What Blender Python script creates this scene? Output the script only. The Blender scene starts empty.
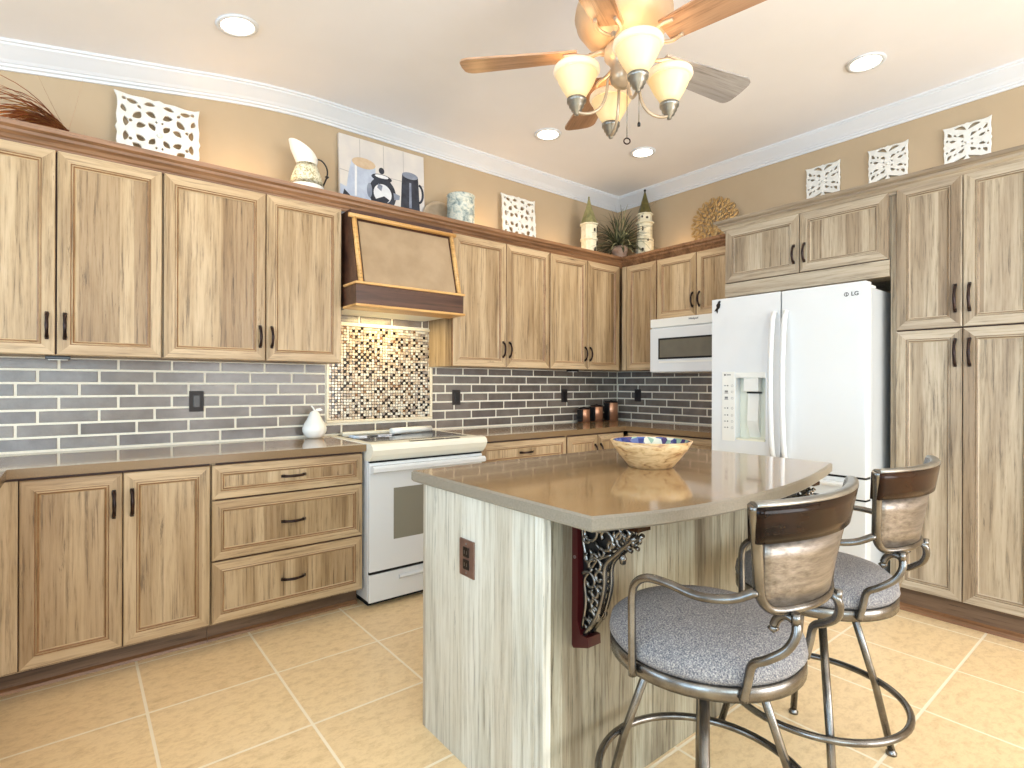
import bpy, bmesh, math, random
from mathutils import Vector, Matrix
C = bpy.context.scene.collection
SC = bpy.context.scene
PI = math.pi
H = 1.25                                   # eye height

# ------------------------------------------------------------------ camera
_yaw, _pit, _rol = math.radians(38.7427), math.radians(0.0349), math.radians(0.1572)
_F = Vector((math.sin(_yaw)*math.cos(_pit), math.cos(_yaw)*math.cos(_pit), math.sin(_pit)))
_R = Vector((math.cos(_yaw), -math.sin(_yaw), 0)); _U = _R.cross(_F)
_R, _U = _R*math.cos(_rol)+_U*math.sin(_rol), -_R*math.sin(_rol)+_U*math.cos(_rol)
cam = bpy.data.cameras.new('camera'); camo = bpy.data.objects.new('camera', cam); C.objects.link(camo)
cam.sensor_width = 36; cam.lens = 36*544.99/1024; cam.clip_start = .05
M4 = Matrix((( _R.x,_U.x,-_F.x,0),(_R.y,_U.y,-_F.y,0),(_R.z,_U.z,-_F.z,H),(0,0,0,1)))
camo.matrix_world = M4
SC.camera = camo
# ------------------------------------------------------------------ world, exposure, large lights
SC.view_settings.view_transform = 'Standard'; SC.view_settings.look = 'None'
SC.view_settings.gamma = 1; SC.view_settings.use_curve_mapping = False
SC.view_settings.exposure = 0.06
w = bpy.data.worlds.new('world'); SC.world = w; w.use_nodes = True
w.node_tree.nodes['Background'].inputs[0].default_value = (.72,.85,1,1)
w.node_tree.nodes['Background'].inputs[1].default_value = 1.0
def area(name, loc, aim, sx, sy, power, col):
    l = bpy.data.lights.new(name,'AREA'); l.shape='RECTANGLE'; l.size=sx; l.size_y=sy; l.energy=power; l.color=col
    o = bpy.data.objects.new(name,l); C.objects.link(o); o.location=loc
    o.rotation_euler = (Vector(aim)-Vector(loc)).to_track_quat('-Z','Y').to_euler(); return o
def point(name, loc, power, col, r=.05):
    l = bpy.data.lights.new(name,'POINT'); l.energy=power; l.color=col; l.shadow_soft_size=r
    o = bpy.data.objects.new(name,l); C.objects.link(o); o.location=loc; return o
def spot(name, loc, power, col, ang=140, r=.06):
    l = bpy.data.lights.new(name,'SPOT'); l.energy=power; l.color=col; l.shadow_soft_size=r
    l.spot_size=math.radians(ang); l.spot_blend=.8
    o = bpy.data.objects.new(name,l); C.objects.link(o); o.location=loc; return o
DAY=(.80,.92,1.0); WARM=(1.0,.80,.56)
area('window_daylight',(-.9,-3.35,1.5),(-.9,3,2.3),2.4,1.5,105,(.72,.90,1))
area('window_daylight',(2.6,-3.35,1.35),(2.6,3,2.5),2.6,2.1,190,(.97,.97,.96))
area('window_daylight',(-3.35,2.2,1.5),(3,1.8,2.1),1.8,1.5,62,(.55,.77,1))
area('window_daylight',(-3.35,-1.2,1.4),(3,-.5,2.1),2.4,1.9,120,(.52,.75,1))

# ------------------------------------------------------------------ material helpers
def lin(c):
    return tuple(((x/255)/12.92 if x/255<=.04045 else ((x/255+.055)/1.055)**2.4) for x in c)+(1,)
def mat(name, col=(200,200,200), rough=.5, metal=0, **k):
    m = bpy.data.materials.new(name); m.use_nodes=True; b=m.node_tree.nodes['Principled BSDF']
    b.inputs['Base Color'].default_value=lin(col); b.inputs['Roughness'].default_value=rough; b.inputs['Metallic'].default_value=metal
    for a,v in k.items(): b.inputs[a.replace('_',' ')].default_value=v
    m.diffuse_color=lin(col)
    return m
class NT:
    def __init__(s,m): s.t=m.node_tree; s.b=s.t.nodes['Principled BSDF']
    def n(s,ty,**k):
        x=s.t.nodes.new('ShaderNode'+ty)
        for a,v in k.items():
            if a.startswith('i_'): x.inputs[a[2:].replace('_',' ')].default_value=v
            else: setattr(x,a,v)
        return x
    def l(s,a,ao,b,bi): s.t.links.new(a.outputs[ao],b.inputs[bi])
    def coord(s,scale=(1,1,1),rnd=True,out='Object'):
        tc=s.n('TexCoord'); mp=s.n('Mapping'); mp.inputs['Scale'].default_value=scale
        if rnd:
            oi=s.n('ObjectInfo'); mu=s.n('Math',operation='MULTIPLY'); mu.inputs[1].default_value=37.0
            s.l(oi,'Random',mu,0); ad=s.n('VectorMath',operation='ADD'); s.l(tc,out,ad,0)
            cb=s.n('CombineXYZ'); s.l(mu,0,cb,0); s.l(mu,0,cb,1); s.l(mu,0,cb,2); s.l(cb,0,ad,1); s.l(ad,0,mp,0)
        else: s.l(tc,out,mp,0)
        return mp
    def noise(s,src,scale=1,detail=4,rough=.55,dist=0):
        x=s.n('TexNoise'); x.inputs['Scale'].default_value=scale; x.inputs['Detail'].default_value=detail
        x.inputs['Roughness'].default_value=rough; x.inputs['Distortion'].default_value=dist; s.l(src,0,x,'Vector'); return x
    def ramp(s,src,so,stops,interp='LINEAR'):
        r=s.n('ValToRGB'); r.color_ramp.interpolation=interp; e=r.color_ramp.elements
        while len(e)<len(stops): e.new(.5)
        for q,(p,c) in zip(e,stops): q.position=p; q.color=lin(c) if len(c)==3 else c
        s.l(src,so,r,0); return r
    def mix(s,a,ao,b,bo,f=None,fo=0,fac=.5,mode='MIX'):
        x=s.n('MixRGB',blend_type=mode); x.inputs[0].default_value=fac
        if f is not None: s.l(f,fo,x,0)
        s.l(a,ao,x,1); s.l(b,bo,x,2); return x
    def bump(s,src,so,strength=.3,dist=.01):
        x=s.n('Bump'); x.inputs['Strength'].default_value=strength; x.inputs['Distance'].default_value=dist
        s.l(src,so,x,'Height'); s.l(x,0,s.b,'Normal'); return x
def wood(name, light, mid, dark, axis='z', rough=.5, plank=True, streak=.6, gscale=1.0):
    m=mat(name,mid,rough); t=NT(m); g=gscale
    def sc(c,l): return {'z':(c,c,l),'x':(l,c,c),'y':(c,l,c)}[axis]
    n1=t.noise(t.coord(sc(9*g,.8)),1.0,7,.6,.25)
    base=t.ramp(n1,0,[(.30,dark),(.44,mid),(.56,light),(.70,mid)])
    n2=t.noise(t.coord(sc(75*g,3.2)),1,6,.72,.2)
    fine=t.ramp(n2,0,[(.32,tuple(int(c*.66) for c in dark)),(.45,(232,228,222)),(.55,(255,255,255))])
    m1=t.mix(base,0,fine,0,fac=streak,mode='MULTIPLY')
    if plank:                              # boards of slightly different tone, dark seams
        mp3=t.coord(sc(9,.03)); v=t.n('TexVoronoi',feature='F1'); v.inputs['Scale'].default_value=1; t.l(mp3,0,v,'Vector')
        bw=t.n('SeparateColor'); t.l(v,'Color',bw,0)
        pr=t.ramp(bw,0,[(0,(196,182,166)),(.45,(232,226,216)),(1,(255,254,252))])
        m1=t.mix(m1,0,pr,0,fac=.85,mode='MULTIPLY')
    n4=t.noise(t.coord(sc(26*g,1.9)),1,8,.78,.5)          # narrow dark checks
    kr=t.ramp(n4,0,[(.33,tuple(int(c*.55) for c in dark)),(.385,(255,255,255))])
    m2=t.mix(m1,0,kr,0,fac=.65,mode='MULTIPLY')
    t.l(m2,0,t.b,'Base Color'); t.bump(n2,0,.12,.003)
    return m

def simple(name,c1,c2,scale,rough,metal=0,bump=0,detail=4,**k):
    m=mat(name,c1,rough,metal,**k); t=NT(m); mp=t.coord((1,1,1),rnd=False); n=t.noise(mp,scale,detail)
    r=t.ramp(n,0,[(.35,c1),(.65,c2)]); t.l(r,0,t.b,'Base Color')
    if bump: t.bump(n,0,bump,.004)
    return m
M={}
M['cab_v']=wood('oak_vertical',(202,178,144),(184,158,122),(146,120,88),'z',.45,streak=.75)
M['cab_h']=wood('oak_horizontal',(200,174,138),(184,156,120),(152,124,92),'x',.45,plank=False)
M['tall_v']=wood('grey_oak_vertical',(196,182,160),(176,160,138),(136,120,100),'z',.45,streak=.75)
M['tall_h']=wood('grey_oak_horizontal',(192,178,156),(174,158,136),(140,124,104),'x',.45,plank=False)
M['glaze']=simple('brown_glaze_line',(150,112,76),(128,92,60),30,.5); M['glaze_t']=simple('grey_brown_glaze_line',(138,118,94),(116,98,76),30,.5)
M['cab_y']=wood('oak_horizontal_cross',(188,172,148),(168,152,130),(134,118,98),'y',.45,plank=False)
M['cab_dark']=wood('oak_brown_stain',(156,114,80),(130,92,62),(90,60,40),'x',.4,plank=False)
M['cab_darky']=wood('oak_brown_stain_cross',(150,112,76),(126,90,58),(84,56,34),'y',.4,plank=False)
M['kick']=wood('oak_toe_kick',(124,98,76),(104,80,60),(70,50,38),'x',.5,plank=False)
M['carcass']=mat('carcass_shadow_line',(70,42,30),.6)
M['island']=wood('whitewashed_grey_oak',(226,226,218),(214,214,205),(190,188,176),'z',.45,streak=.65)
M['island_side']=wood('island_oak_shaded_side',(180,178,162),(154,150,134),(110,102,86),'z',.45,streak=1.0)  # darker copy of the island oak, seating-side shade put into the colour
M['hood_dark']=wood('walnut_hood_band',(98,66,50),(78,50,38),(48,30,24),'x',.35,plank=False)
M['gold_wood']=wood('honey_trim',(226,180,116),(208,158,94),(168,118,62),'x',.35,plank=False)
M['rail_dark']=wood('dark_walnut_gloss',(50,28,16),(28,16,11),(12,8,6),'x',.15,plank=False,gscale=.35)
M['rail_dark'].node_tree.nodes['Principled BSDF'].inputs['Specular IOR Level'].default_value=.10
M['cherry']=mat('cherry_red_gloss',(62,15,16),.3)
M['wall']=simple('tan_wall_paint',(188,166,136),(184,162,132),3,.75,bump=.02)
M['ceil']=simple('ceiling_paint',(243,242,244),(241,240,242),4,.8)
M['crown']=simple('white_trim_paint',(224,226,230),(221,224,228),5,.4)
M['white_gloss']=simple('white_enamel',(228,230,231),(225,228,229),2,.16,Coat_Weight=.5)
M['white_soft']=simple('white_plastic',(238,237,230),(234,233,226),3,.35)
M['cream']=simple('cream_enamel',(240,236,220),(236,231,214),3,.2)
M['black']=mat('black_plastic',(22,20,20),.3)
M['gapblack']=mat('black_rubber_gap',(18,18,18),.8)
M['bronze']=simple('oil_rubbed_bronze',(58,42,38),(38,28,27),40,.28,.7)
M['outlet']=mat('dark_outlet_plate',(40,33,31),.6)
M['copperplate']=simple('aged_copper_plate',(140,112,98),(120,92,82),30,.35,.5)
M['steel']=simple('brushed_steel',(160,160,160),(140,140,142),12,.3,1)
M['pewter']=simple('antiqued_pewter_tube',(138,134,128),(98,94,90),14,.27,.95)
def brushed():
    m=mat('brushed_back_sheet',(120,112,104),.38,.8); t=NT(m); mp=t.coord((5,90,90),rnd=False); n=t.noise(mp,1,5,.7)
    x=t.ramp(n,0,[(.3,(96,88,80)),(.5,(134,126,118)),(.7,(160,152,144))]); t.l(x,0,t.b,'Base Color'); t.bump(n,0,.1,.002); return m
M['backsheet']=brushed()
M['pewter_lt']=simple('pewter_light',(172,172,168),(140,140,138),14,.3,.9)
M['hoodpanel']=simple('hammered_bronze_sheet',(176,152,122),(164,140,110),9,.5,.1,bump=.1)
M['glassdark']=mat('oven_glass_grey_reflection',(138,134,120),.12)  # grey of the reflection in the oven window put into the base colour
M['blackglass']=mat('ceramic_cooktop_glass',(30,30,34),.06)
M['mwglass']=simple('microwave_door_glass',(96,92,84),(120,114,98),2.5,.12)
M['pot']=mat('white_glaze',(242,240,232),.25)
M['copper']=mat('brushed_copper',(214,158,124),.38,.7)
M['sheetgrey']=mat('fridge_side_grey',(188,192,194),.4)
M['dispenser']=mat('dispenser_cavity',(232,232,214),.4)
M['ink']=mat('grey_ink',(120,120,122),.6)
M['inkdark']=mat('dark_ink',(60,60,64),.5)
# quartz
def quartz():
    m=mat('bronze_quartz',(160,130,92),.10); t=NT(m); mp=t.coord((1,1,1),rnd=False)
    n=t.noise(mp,260,2); r=t.ramp(n,0,[(.35,(146,118,84)),(.5,(160,132,96)),(.68,(178,150,112))])
    t.l(r,0,t.b,'Base Color'); t.b.inputs['Coat Weight'].default_value=.3; t.b.inputs['Coat Roughness'].default_value=.04; return m
M['quartz']=quartz()
def quartz_edge():
    m=mat('quartz_edge',(160,154,142),.3); return m
M['qedge']=simple('honed_quartz_edge',(146,138,124),(134,126,112),200,.35)
M['bqedge']=simple('brown_quartz_edge',(138,112,80),(124,100,72),200,.25)
# tile
def tilemat():
    m=mat('glazed_grey_tile',(120,112,108),.24); t=NT(m)
    g=t.n('NewGeometry'); r=t.ramp(g,'Random Per Island',[(0,(108,98,91)),(.35,(124,113,104)),(.7,(136,124,112)),(1,(114,104,99))])
    mp=t.coord((1,1,1),rnd=False); n=t.noise(mp,9,5,.6); r2=t.ramp(n,0,[(.3,(190,186,182)),(.7,(255,255,255))])
    x=t.mix(r,0,r2,0,fac=.8,mode='MULTIPLY'); t.l(x,0,t.b,'Base Color')
    n2=t.noise(mp,90,4,.7); t.bump(n2,0,.5,.005); t.b.inputs['Coat Weight'].default_value=.35; t.b.inputs['Coat Roughness'].default_value=.16
    return m
M['tile']=tilemat(); M['tile_edge']=mat('tile_glaze_edge',(84,72,68),.3)
M['grout']=simple('cream_grout',(240,232,214),(234,226,206),60,.85)
M['pencil']=simple('cream_pencil_tile',(232,220,194),(226,212,184),40,.3)
def mosaicmat():
    m=mat('mosaic_tile',(200,180,150),.15); t=NT(m); g=t.n('NewGeometry')
    r=t.ramp(g,'Random Per Island',[(0,(236,228,210)),(.34,(222,206,182)),(.62,(200,178,154)),(.86,(168,154,142))],'CONSTANT')
    t.l(r,0,t.b,'Base Color'); return m
M['mosaic']=mosaicmat(); M['mosaic_dark']=mat('mosaic_black_glass',(40,32,30),.1); M['mosaic_brown']=mat('mosaic_amber_glass',(134,98,70),.12)
# floor
def floormat():
    m=mat('travertine_tile',(214,186,144),.38); t=NT(m)
    tc=t.n('TexCoord'); mp=t.n('Mapping'); mp.inputs['Location'].default_value=(-.218,-.645,0); t.l(tc,'Object',mp,0)
    mp.vector_type='POINT'
    br=t.n('TexBrick'); br.offset=0; br.squash=1
    for a,v in (('Scale',1),('Mortar Size',.0058),('Mortar Smooth',.2),('Brick Width',.467),('Row Height',.457),('Bias',0)): br.inputs[a].default_value=v
    br.inputs['Color1'].default_value=lin((247,223,182)); br.inputs['Color2'].default_value=lin((242,216,174)); br.inputs['Mortar'].default_value=lin((252,238,212))
    t.l(mp,0,br,'Vector')
    mp2=t.n('Mapping'); mp2.inputs['Scale'].default_value=(5,8,1); mp2.inputs['Rotation'].default_value=(0,0,.25); t.l(tc,'Object',mp2,0)
    n=t.noise(mp2,3.6,12,.78,.2); r=t.ramp(n,0,[(.3,(214,202,182)),(.45,(240,233,220)),(.56,(255,252,246)),(.72,(232,222,204))])
    inv0=t.n('Math',operation='MULTIPLY_ADD'); inv0.inputs[1].default_value=-.85; inv0.inputs[2].default_value=.85; t.l(br,'Fac',inv0,0)
    x=t.mix(br,0,r,0,f=inv0,mode='MULTIPLY'); t.l(x,0,t.b,'Base Color')
    inv=t.n('Math',operation='SUBTRACT'); inv.inputs[0].default_value=1; t.l(br,'Fac',inv,1); t.bump(inv,0,.4,.003)
    return m
M['floor']=floormat()
def fabric():
    m=mat('speckled_blue_grey_fabric',(120,120,126),.9); t=NT(m); mp=t.coord((1,1,1),rnd=False)
    n=t.noise(mp,330,3,.7); r=t.ramp(n,0,[(.36,(74,74,84)),(.5,(122,120,122)),(.64,(176,170,164))]); t.l(r,0,t.b,'Base Color'); t.bump(n,0,.3,.003); return m
M['fabric']=fabric()
M['paintwhite']=simple('distressed_white_paint',(240,236,222),(224,218,200),25,.6,bump=.2)
M['panelwhite']=simple('chalk_white_paint',(234,232,226),(224,222,214),25,.55,bump=.2)
M['goldleaf']=simple('antique_gold_metal',(196,164,112),(150,118,72),30,.4,.5)
M['grassred']=simple('dried_russet_grass',(176,104,60),(136,76,44),20,.7)
M['grassgold']=simple('dried_gold_grass',(196,140,70),(160,104,48),20,.7)
M['leaf']=simple('grey_green_blade',(92,92,62),(58,62,40),20,.55)
M['leaf_lt']=simple('pale_green_blade',(150,146,108),(110,108,74),20,.55)
M['clay']=simple('pale_clay_pot',(206,178,158),(186,150,130),25,.7)
M['cone']=simple('green_gold_roof_metal',(168,162,112),(132,130,88),18,.4,.4)
M['coned']=simple('dark_green_gold_roof',(120,110,60),(70,72,50),18,.4,.4)
M['shopcream']=simple('aged_cream_plaster',(240,232,206),(222,210,178),20,.6,bump=.1)
M['winbrown']=mat('dark_window_paint',(66,52,40),.6)
M['fanwood']=wood('fan_blade_wood',(196,156,124),(178,138,108),(140,104,80),'x',.3,plank=False)
M['fangrey']=wood('fan_blade_wood_lit_grey',(178,172,168),(156,150,146),(116,110,106),'x',.4,plank=False)  # blade wood again, with the light on one blade put into a greyer colour
M['fanmetal']=simple('antique_cream_metal',(206,186,160),(176,156,132),10,.3,.35)
M['fanhouse']=simple('fan_housing_bronze',(214,184,150),(196,164,130),5,.4,.15)
def emit(name,col,strength,base=(250,240,220)):
    m=mat(name,base,.4); b=m.node_tree.nodes['Principled BSDF']; b.inputs['Emission Color'].default_value=lin(col); b.inputs['Emission Strength'].default_value=strength; return m
M['shade']=emit('frosted_alabaster_glass',(255,214,140),.30,(236,214,170))
M['shaderim']=emit('frosted_glass_rim',(255,226,184),.25,(244,226,200))
M['bulb']=emit('lit_downlight',(255,244,220),9)
M['pane']=mat('window_glass',(230,240,245),.02,Transmission_Weight=1.0)
def bowlmat():
    m=mat('turned_maple',(222,184,130),.3); t=NT(m); mp=t.coord((1,1,3),rnd=False); n=t.noise(mp,16,6,.6,1.5)
    r=t.ramp(n,0,[(.34,(150,100,60)),(.42,(204,164,112)),(.6,(232,200,150)),(.75,(214,174,122))]); t.l(r,0,t.b,'Base Color'); return m
M['bowl']=bowlmat()
def bowlin():
    m=mat('blue_glass_mosaic_glaze',(70,90,150),.15); t=NT(m); mp=t.coord((1,1,1),rnd=False)
    v=t.n('TexVoronoi'); v.inputs['Scale'].default_value=38; t.l(mp,0,v,'Vector'); s=t.n('SeparateColor'); t.l(v,'Color',s,0)
    r=t.ramp(s,0,[(0,(40,54,120)),(.3,(86,104,160)),(.5,(150,180,160)),(.68,(226,226,206)),(.85,(70,60,110))],'CONSTANT'); t.l(r,0,t.b,'Base Color'); return m
M['bowlin']=bowlin()
def tinmat():
    m=mat('painted_floral_tin',(190,196,190),.5); t=NT(m); mp=t.coord((1,1,1),rnd=False)
    n=t.noise(mp,22,5,.6,1); r=t.ramp(n,0,[(.36,(118,132,132)),(.46,(178,186,176)),(.58,(222,218,200)),(.72,(160,172,172))]); t.l(r,0,t.b,'Base Color'); return m
M['tin']=tinmat()
def pitchmat():
    m=mat('floral_relief_glaze',(226,216,180),.4); t=NT(m); mp=t.coord((1,1,1),rnd=False)
    n=t.noise(mp,60,4,.6,1.5); r=t.ramp(n,0,[(.4,(164,152,110)),(.5,(228,220,190)),(.6,(240,234,210))]); t.l(r,0,t.b,'Base Color'); t.bump(n,0,.4,.004); return m
M['relief']=pitchmat()

# ------------------------------------------------------------------ mesh helpers
class MB:
    def __init__(s): s.v=[]; s.f=[]; s.m=[]; s.mats=[]; s.sm=[]
    def mi(s,m):
        if m is None: m=s.cur
        if m not in s.mats: s.mats.append(m)
        return s.mats.index(m)
    cur='white_soft'
    def add(s,vs,fs,m=None,smooth=False):
        o=len(s.v); s.v+= [tuple(v) for v in vs]; i=s.mi(m)
        for f in fs: s.f.append([o+k for k in f]); s.m.append(i); s.sm.append(smooth)
        return s
    def box(s,a,b,m=None,bev=0):
        x0,y0,z0=[min(p,q) for p,q in zip(a,b)]; x1,y1,z1=[max(p,q) for p,q in zip(a,b)]
        if bev<=0:
            vs=[(x0,y0,z0),(x1,y0,z0),(x1,y1,z0),(x0,y1,z0),(x0,y0,z1),(x1,y0,z1),(x1,y1,z1),(x0,y1,z1)]
            return s.add(vs,[(0,3,2,1),(4,5,6,7),(0,1,5,4),(1,2,6,5),(2,3,7,6),(3,0,4,7)],m)
        bm=bmesh.new(); bmesh.ops.create_cube(bm,size=1)
        for v in bm.verts: v.co=Vector((x0+(v.co.x+.5)*(x1-x0),y0+(v.co.y+.5)*(y1-y0),z0+(v.co.z+.5)*(z1-z0)))
        bev=min(bev,.45*min(x1-x0,y1-y0,z1-z0))
        bmesh.ops.bevel(bm,geom=bm.edges[:],offset=bev,segments=2,profile=.6,affect='EDGES')
        return s.bm(bm,m,False)
    def bm(s,bm,m=None,smooth=False):
        bm.verts.index_update(); s.add([v.co[:] for v in bm.verts],[[v.index for v in f.verts] for f in bm.faces],m,smooth); bm.free(); return s
    def lathe(s,prof,c=(0,0,0),m=None,n=40,smooth=True,rot=None,sq=None,caps=False):
        if not caps and prof[0][0]>1e-5 and prof[-1][0]>1e-5: prof=list(prof)+[prof[0]]
        vs=[];fs=[]; k=len(prof)
        for i in range(n):
            a=2*PI*i/n
            for r,z in prof:
                p=Vector((r*math.cos(a),r*math.sin(a),z))
                if sq: p.x*=sq[0]; p.y*=sq[1]
                if rot: p=rot@p
                vs.append(p+Vector(c))
        for i in range(n):
            j=(i+1)%n
            for q in range(k-1):
                fs.append((i*k+q,j*k+q,j*k+q+1,i*k+q+1))
        s.add(vs,fs,m,smooth)
        if caps:
            for e,q in ((0,0),(1,k-1)):
                cap=[vs[i*k+q] for i in range(n)]
                s.add(cap,[list(range(n))[::-1] if e==0 else list(range(n))],m,False)
        return s
    def cyl(s,p,q,r,m=None,n=20,r2=None,smooth=True):
        p=Vector(p);q=Vector(q);d=q-p; R=d.to_track_quat('Z','Y').to_matrix()
        return s.lathe([(r,0),(r2 if r2 is not None else r,d.length)],p,m,n,smooth,R,caps=True)
    def tube(s,pts,r,m=None,n=10,closed=False,rs=None,flat=None):
        pts=[Vector(p) for p in pts]; N=len(pts); vs=[];fs=[]
        up=None
        for i,p in enumerate(pts):
            a=pts[(i-1)%N] if closed or i>0 else p; b=pts[(i+1)%N] if closed or i<N-1 else p
            t=(b-a).normalized()
            if up is None:
                up=Vector((0,0,1)) if abs(t.z)<.9 else Vector((1,0,0))
            u=(up-t*up.dot(t)).normalized(); v=t.cross(u); up=u
            rr=rs[i] if rs else r
            for k in range(n):
                an=2*PI*k/n; f=flat or (1,1)
                vs.append(p+u*math.cos(an)*rr*f[0]+v*math.sin(an)*rr*f[1])
        for i in range(N if closed else N-1):
            j=(i+1)%N
            for k in range(n):
                l=(k+1)%n; fs.append((i*n+k,i*n+l,j*n+l,j*n+k))
        s.add(vs,fs,m,True)
        if not closed:
            s.add(vs[:n],[list(range(n))[::-1]],m); s.add(vs[-n:],[list(range(n))],m)
        return s
    def prism(s,poly,a,b,axis='z',m=None,msides=None):
        def P(p,t): return {'z':(p[0],p[1],t),'y':(p[0],t,p[1]),'x':(t,p[0],p[1])}[axis]
        n=len(poly); vs=[P(p,a) for p in poly]+[P(p,b) for p in poly]
        s.add(vs,[list(range(n))[::-1],list(range(n,2*n))],m)
        s.add(vs,[(i,(i+1)%n,n+(i+1)%n,n+i) for i in range(n)],msides or m)
        return s
    def sweep(s,prof,path,m=None):
        """profile (out,z) swept along a plan path [(x,y)] with mitred corners; 'out' is to the right of travel"""
        k=len(prof); vs=[]
        P=[Vector(p[:2]) for p in path]; Zs=[p[2] if len(p)>2 else 0 for p in path]
        for i,p in enumerate(P):
            d0=(P[i]-P[i-1]).normalized() if i>0 else (P[1]-P[0]).normalized()
            d1=(P[i+1]-P[i]).normalized() if i<len(P)-1 else d0
            n0=Vector((d0.y,-d0.x)); n1=Vector((d1.y,-d1.x)); nn=n0+n1; nn=nn/ (nn.dot(n0)) 
            for o,z in prof: vs.append((p.x+nn.x*o,p.y+nn.y*o,z+Zs[i]))
        fs=[]
        for i in range(len(P)-1):
            for q in range(k):
                r=(q+1)%k; fs.append((i*k+q,i*k+r,(i+1)*k+r,(i+1)*k+q))
        fs+= [list(range(k)),[ (len(P)-1)*k+q for q in range(k)][::-1]]
        return s.add(vs,fs,m)
    def build(s,name,parent=None,fix=True,loc=None):
        me=bpy.data.meshes.new(name); me.from_pydata(s.v,[],s.f)
        for mm in s.mats: me.materials.append(M[mm] if isinstance(mm,str) else mm)
        me.polygons.foreach_set('material_index',s.m); me.polygons.foreach_set('use_smooth',s.sm)
        me.validate(); me.update()
        if fix:
            bm=bmesh.new(); bm.from_mesh(me)
            bmesh.ops.remove_doubles(bm,verts=bm.verts,dist=1e-5)
            bmesh.ops.recalc_face_normals(bm,faces=bm.faces); bm.to_mesh(me); bm.free()
        o=bpy.data.objects.new(name,me); C.objects.link(o)
        if parent: o.parent=parent
        if loc: o.location=loc
        return o
def box(name,a,b,m,parent=None,bev=0): return MB().box(a,b,m,bev).build(name,parent)
def thing(name,label,cat,loc=(0,0,0),rz=0,group=None):
    o=bpy.data.objects.new(name,None); C.objects.link(o); o.location=loc; o.rotation_euler=(0,0,rz); o.empty_display_size=.1
    return tag(o,label,cat,group)
def tag(o,label,cat,group=None):
    o['label']=label; o['category']=cat
    if group: o['group']=group
    return o
def struct(o): o['kind']='structure'; return o
def smooth_path(pts,n=6,closed=False):
    pts=[Vector(p) for p in pts]; N=len(pts); out=[]
    rng=range(N if closed else N-1)
    for i in rng:
        p1=pts[i]; p2=pts[(i+1)%N]; p0=pts[(i-1)%N] if closed or i>0 else p1*2-p2; p3=pts[(i+2)%N] if closed or i<N-2 else p2*2-p1
        for k in range(n):
            t=k/n; out.append(.5*((2*p1)+(-p0+p2)*t+(2*p0-5*p1+4*p2-p3)*t*t+(-p0+3*p1-3*p2+p3)*t**3))
    if not closed: out.append(pts[-1])
    return out
def text(s,body,size,m,parent,name,loc,rot,ext=.0008,bold=False):
    cu=bpy.data.curves.new(name,'FONT'); cu.body=body; cu.size=size; cu.extrude=ext; cu.align_x='CENTER'; cu.align_y='CENTER'
    if bold: cu.offset=size*.015
    o=bpy.data.objects.new(name,cu); C.objects.link(o); bpy.context.view_layer.update()
    me=bpy.data.meshes.new_from_object(o.evaluated_get(bpy.context.evaluated_depsgraph_get())); me.materials.clear(); me.materials.append(M[m])
    bpy.data.objects.remove(o); o=bpy.data.objects.new(name,me); C.objects.link(o); o.parent=parent; o.location=loc; o.rotation_euler=rot
    return o
def cut_plate(name,outline,holes,thick,m,parent=None,bev=.0):
    """flat plate in local XZ, with real holes, thickness along y"""
    cu=bpy.data.curves.new(name,'CURVE'); cu.dimensions='2D'; cu.fill_mode='BOTH'; cu.extrude=thick/2; cu.bevel_depth=bev; cu.bevel_resolution=0
    for pl in [outline]+holes:
        sp=cu.splines.new('POLY'); sp.points.add(len(pl)-1); sp.use_cyclic_u=True
        for q,p in zip(sp.points,pl): q.co=(p[0],p[1],0,1)
    o=bpy.data.objects.new(name,cu); C.objects.link(o); bpy.context.view_layer.update()
    me=bpy.data.meshes.new_from_object(o.evaluated_get(bpy.context.evaluated_depsgraph_get())); bpy.data.objects.remove(o)
    me.materials.clear(); me.materials.append(M[m]); me.transform(Matrix.Rotation(PI/2,4,'X'))
    o=bpy.data.objects.new(name,me); C.objects.link(o)
    if parent: o.parent=parent
    return o

# ------------------------------------------------------------------ room shell
WA, WB = 3.5, 4.12          # planes of the two kitchen walls
X0, Y0 = -3.45, -3.45       # the room behind the camera
CZ=3.03; BX=.95; SL=.168    # flat ceiling height, bend, slope to the left
def cz(x):
    d=BX-x; w_=.35
    return CZ-(0 if d<-w_ else SL*(d+w_)**2/(4*w_) if d<w_ else SL*d)
BEND=[BX+(-.35+.07*i) for i in range(11)]
floor=struct(MB().box((X0-.1,Y0-.1,-.1),(WB+.1,WA+.1,0),'floor').build('floor'))
zl=cz(X0-.1)
mb=MB(); cx_=[X0-.1]+BEND+[WB+.1]
mb.add([(x,y,cz(x)) for y in (Y0-.1,WA+.1) for x in cx_],[(i,i+1,len(cx_)+i+1,len(cx_)+i) for i in range(len(cx_)-1)],'ceil',True)
mb.prism([(x,cz(x)+.0005) for x in cx_]+[(WB+.1,CZ+.14),(X0-.1,CZ+.14)],Y0-.1,WA+.1,'y','ceil')
struct(mb.build('ceiling',fix=False))
struct(MB().prism([(X0,0),(WB,0),(WB,CZ)]+[(x,cz(x)) for x in BEND[::-1]]+[(X0,cz(X0))],WA,WA+.1,'y','wall').build('wall_back'))
struct(MB().box((WB,Y0,0),(WB+.1,WA+.1,CZ),'wall').build('wall_right'))
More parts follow.
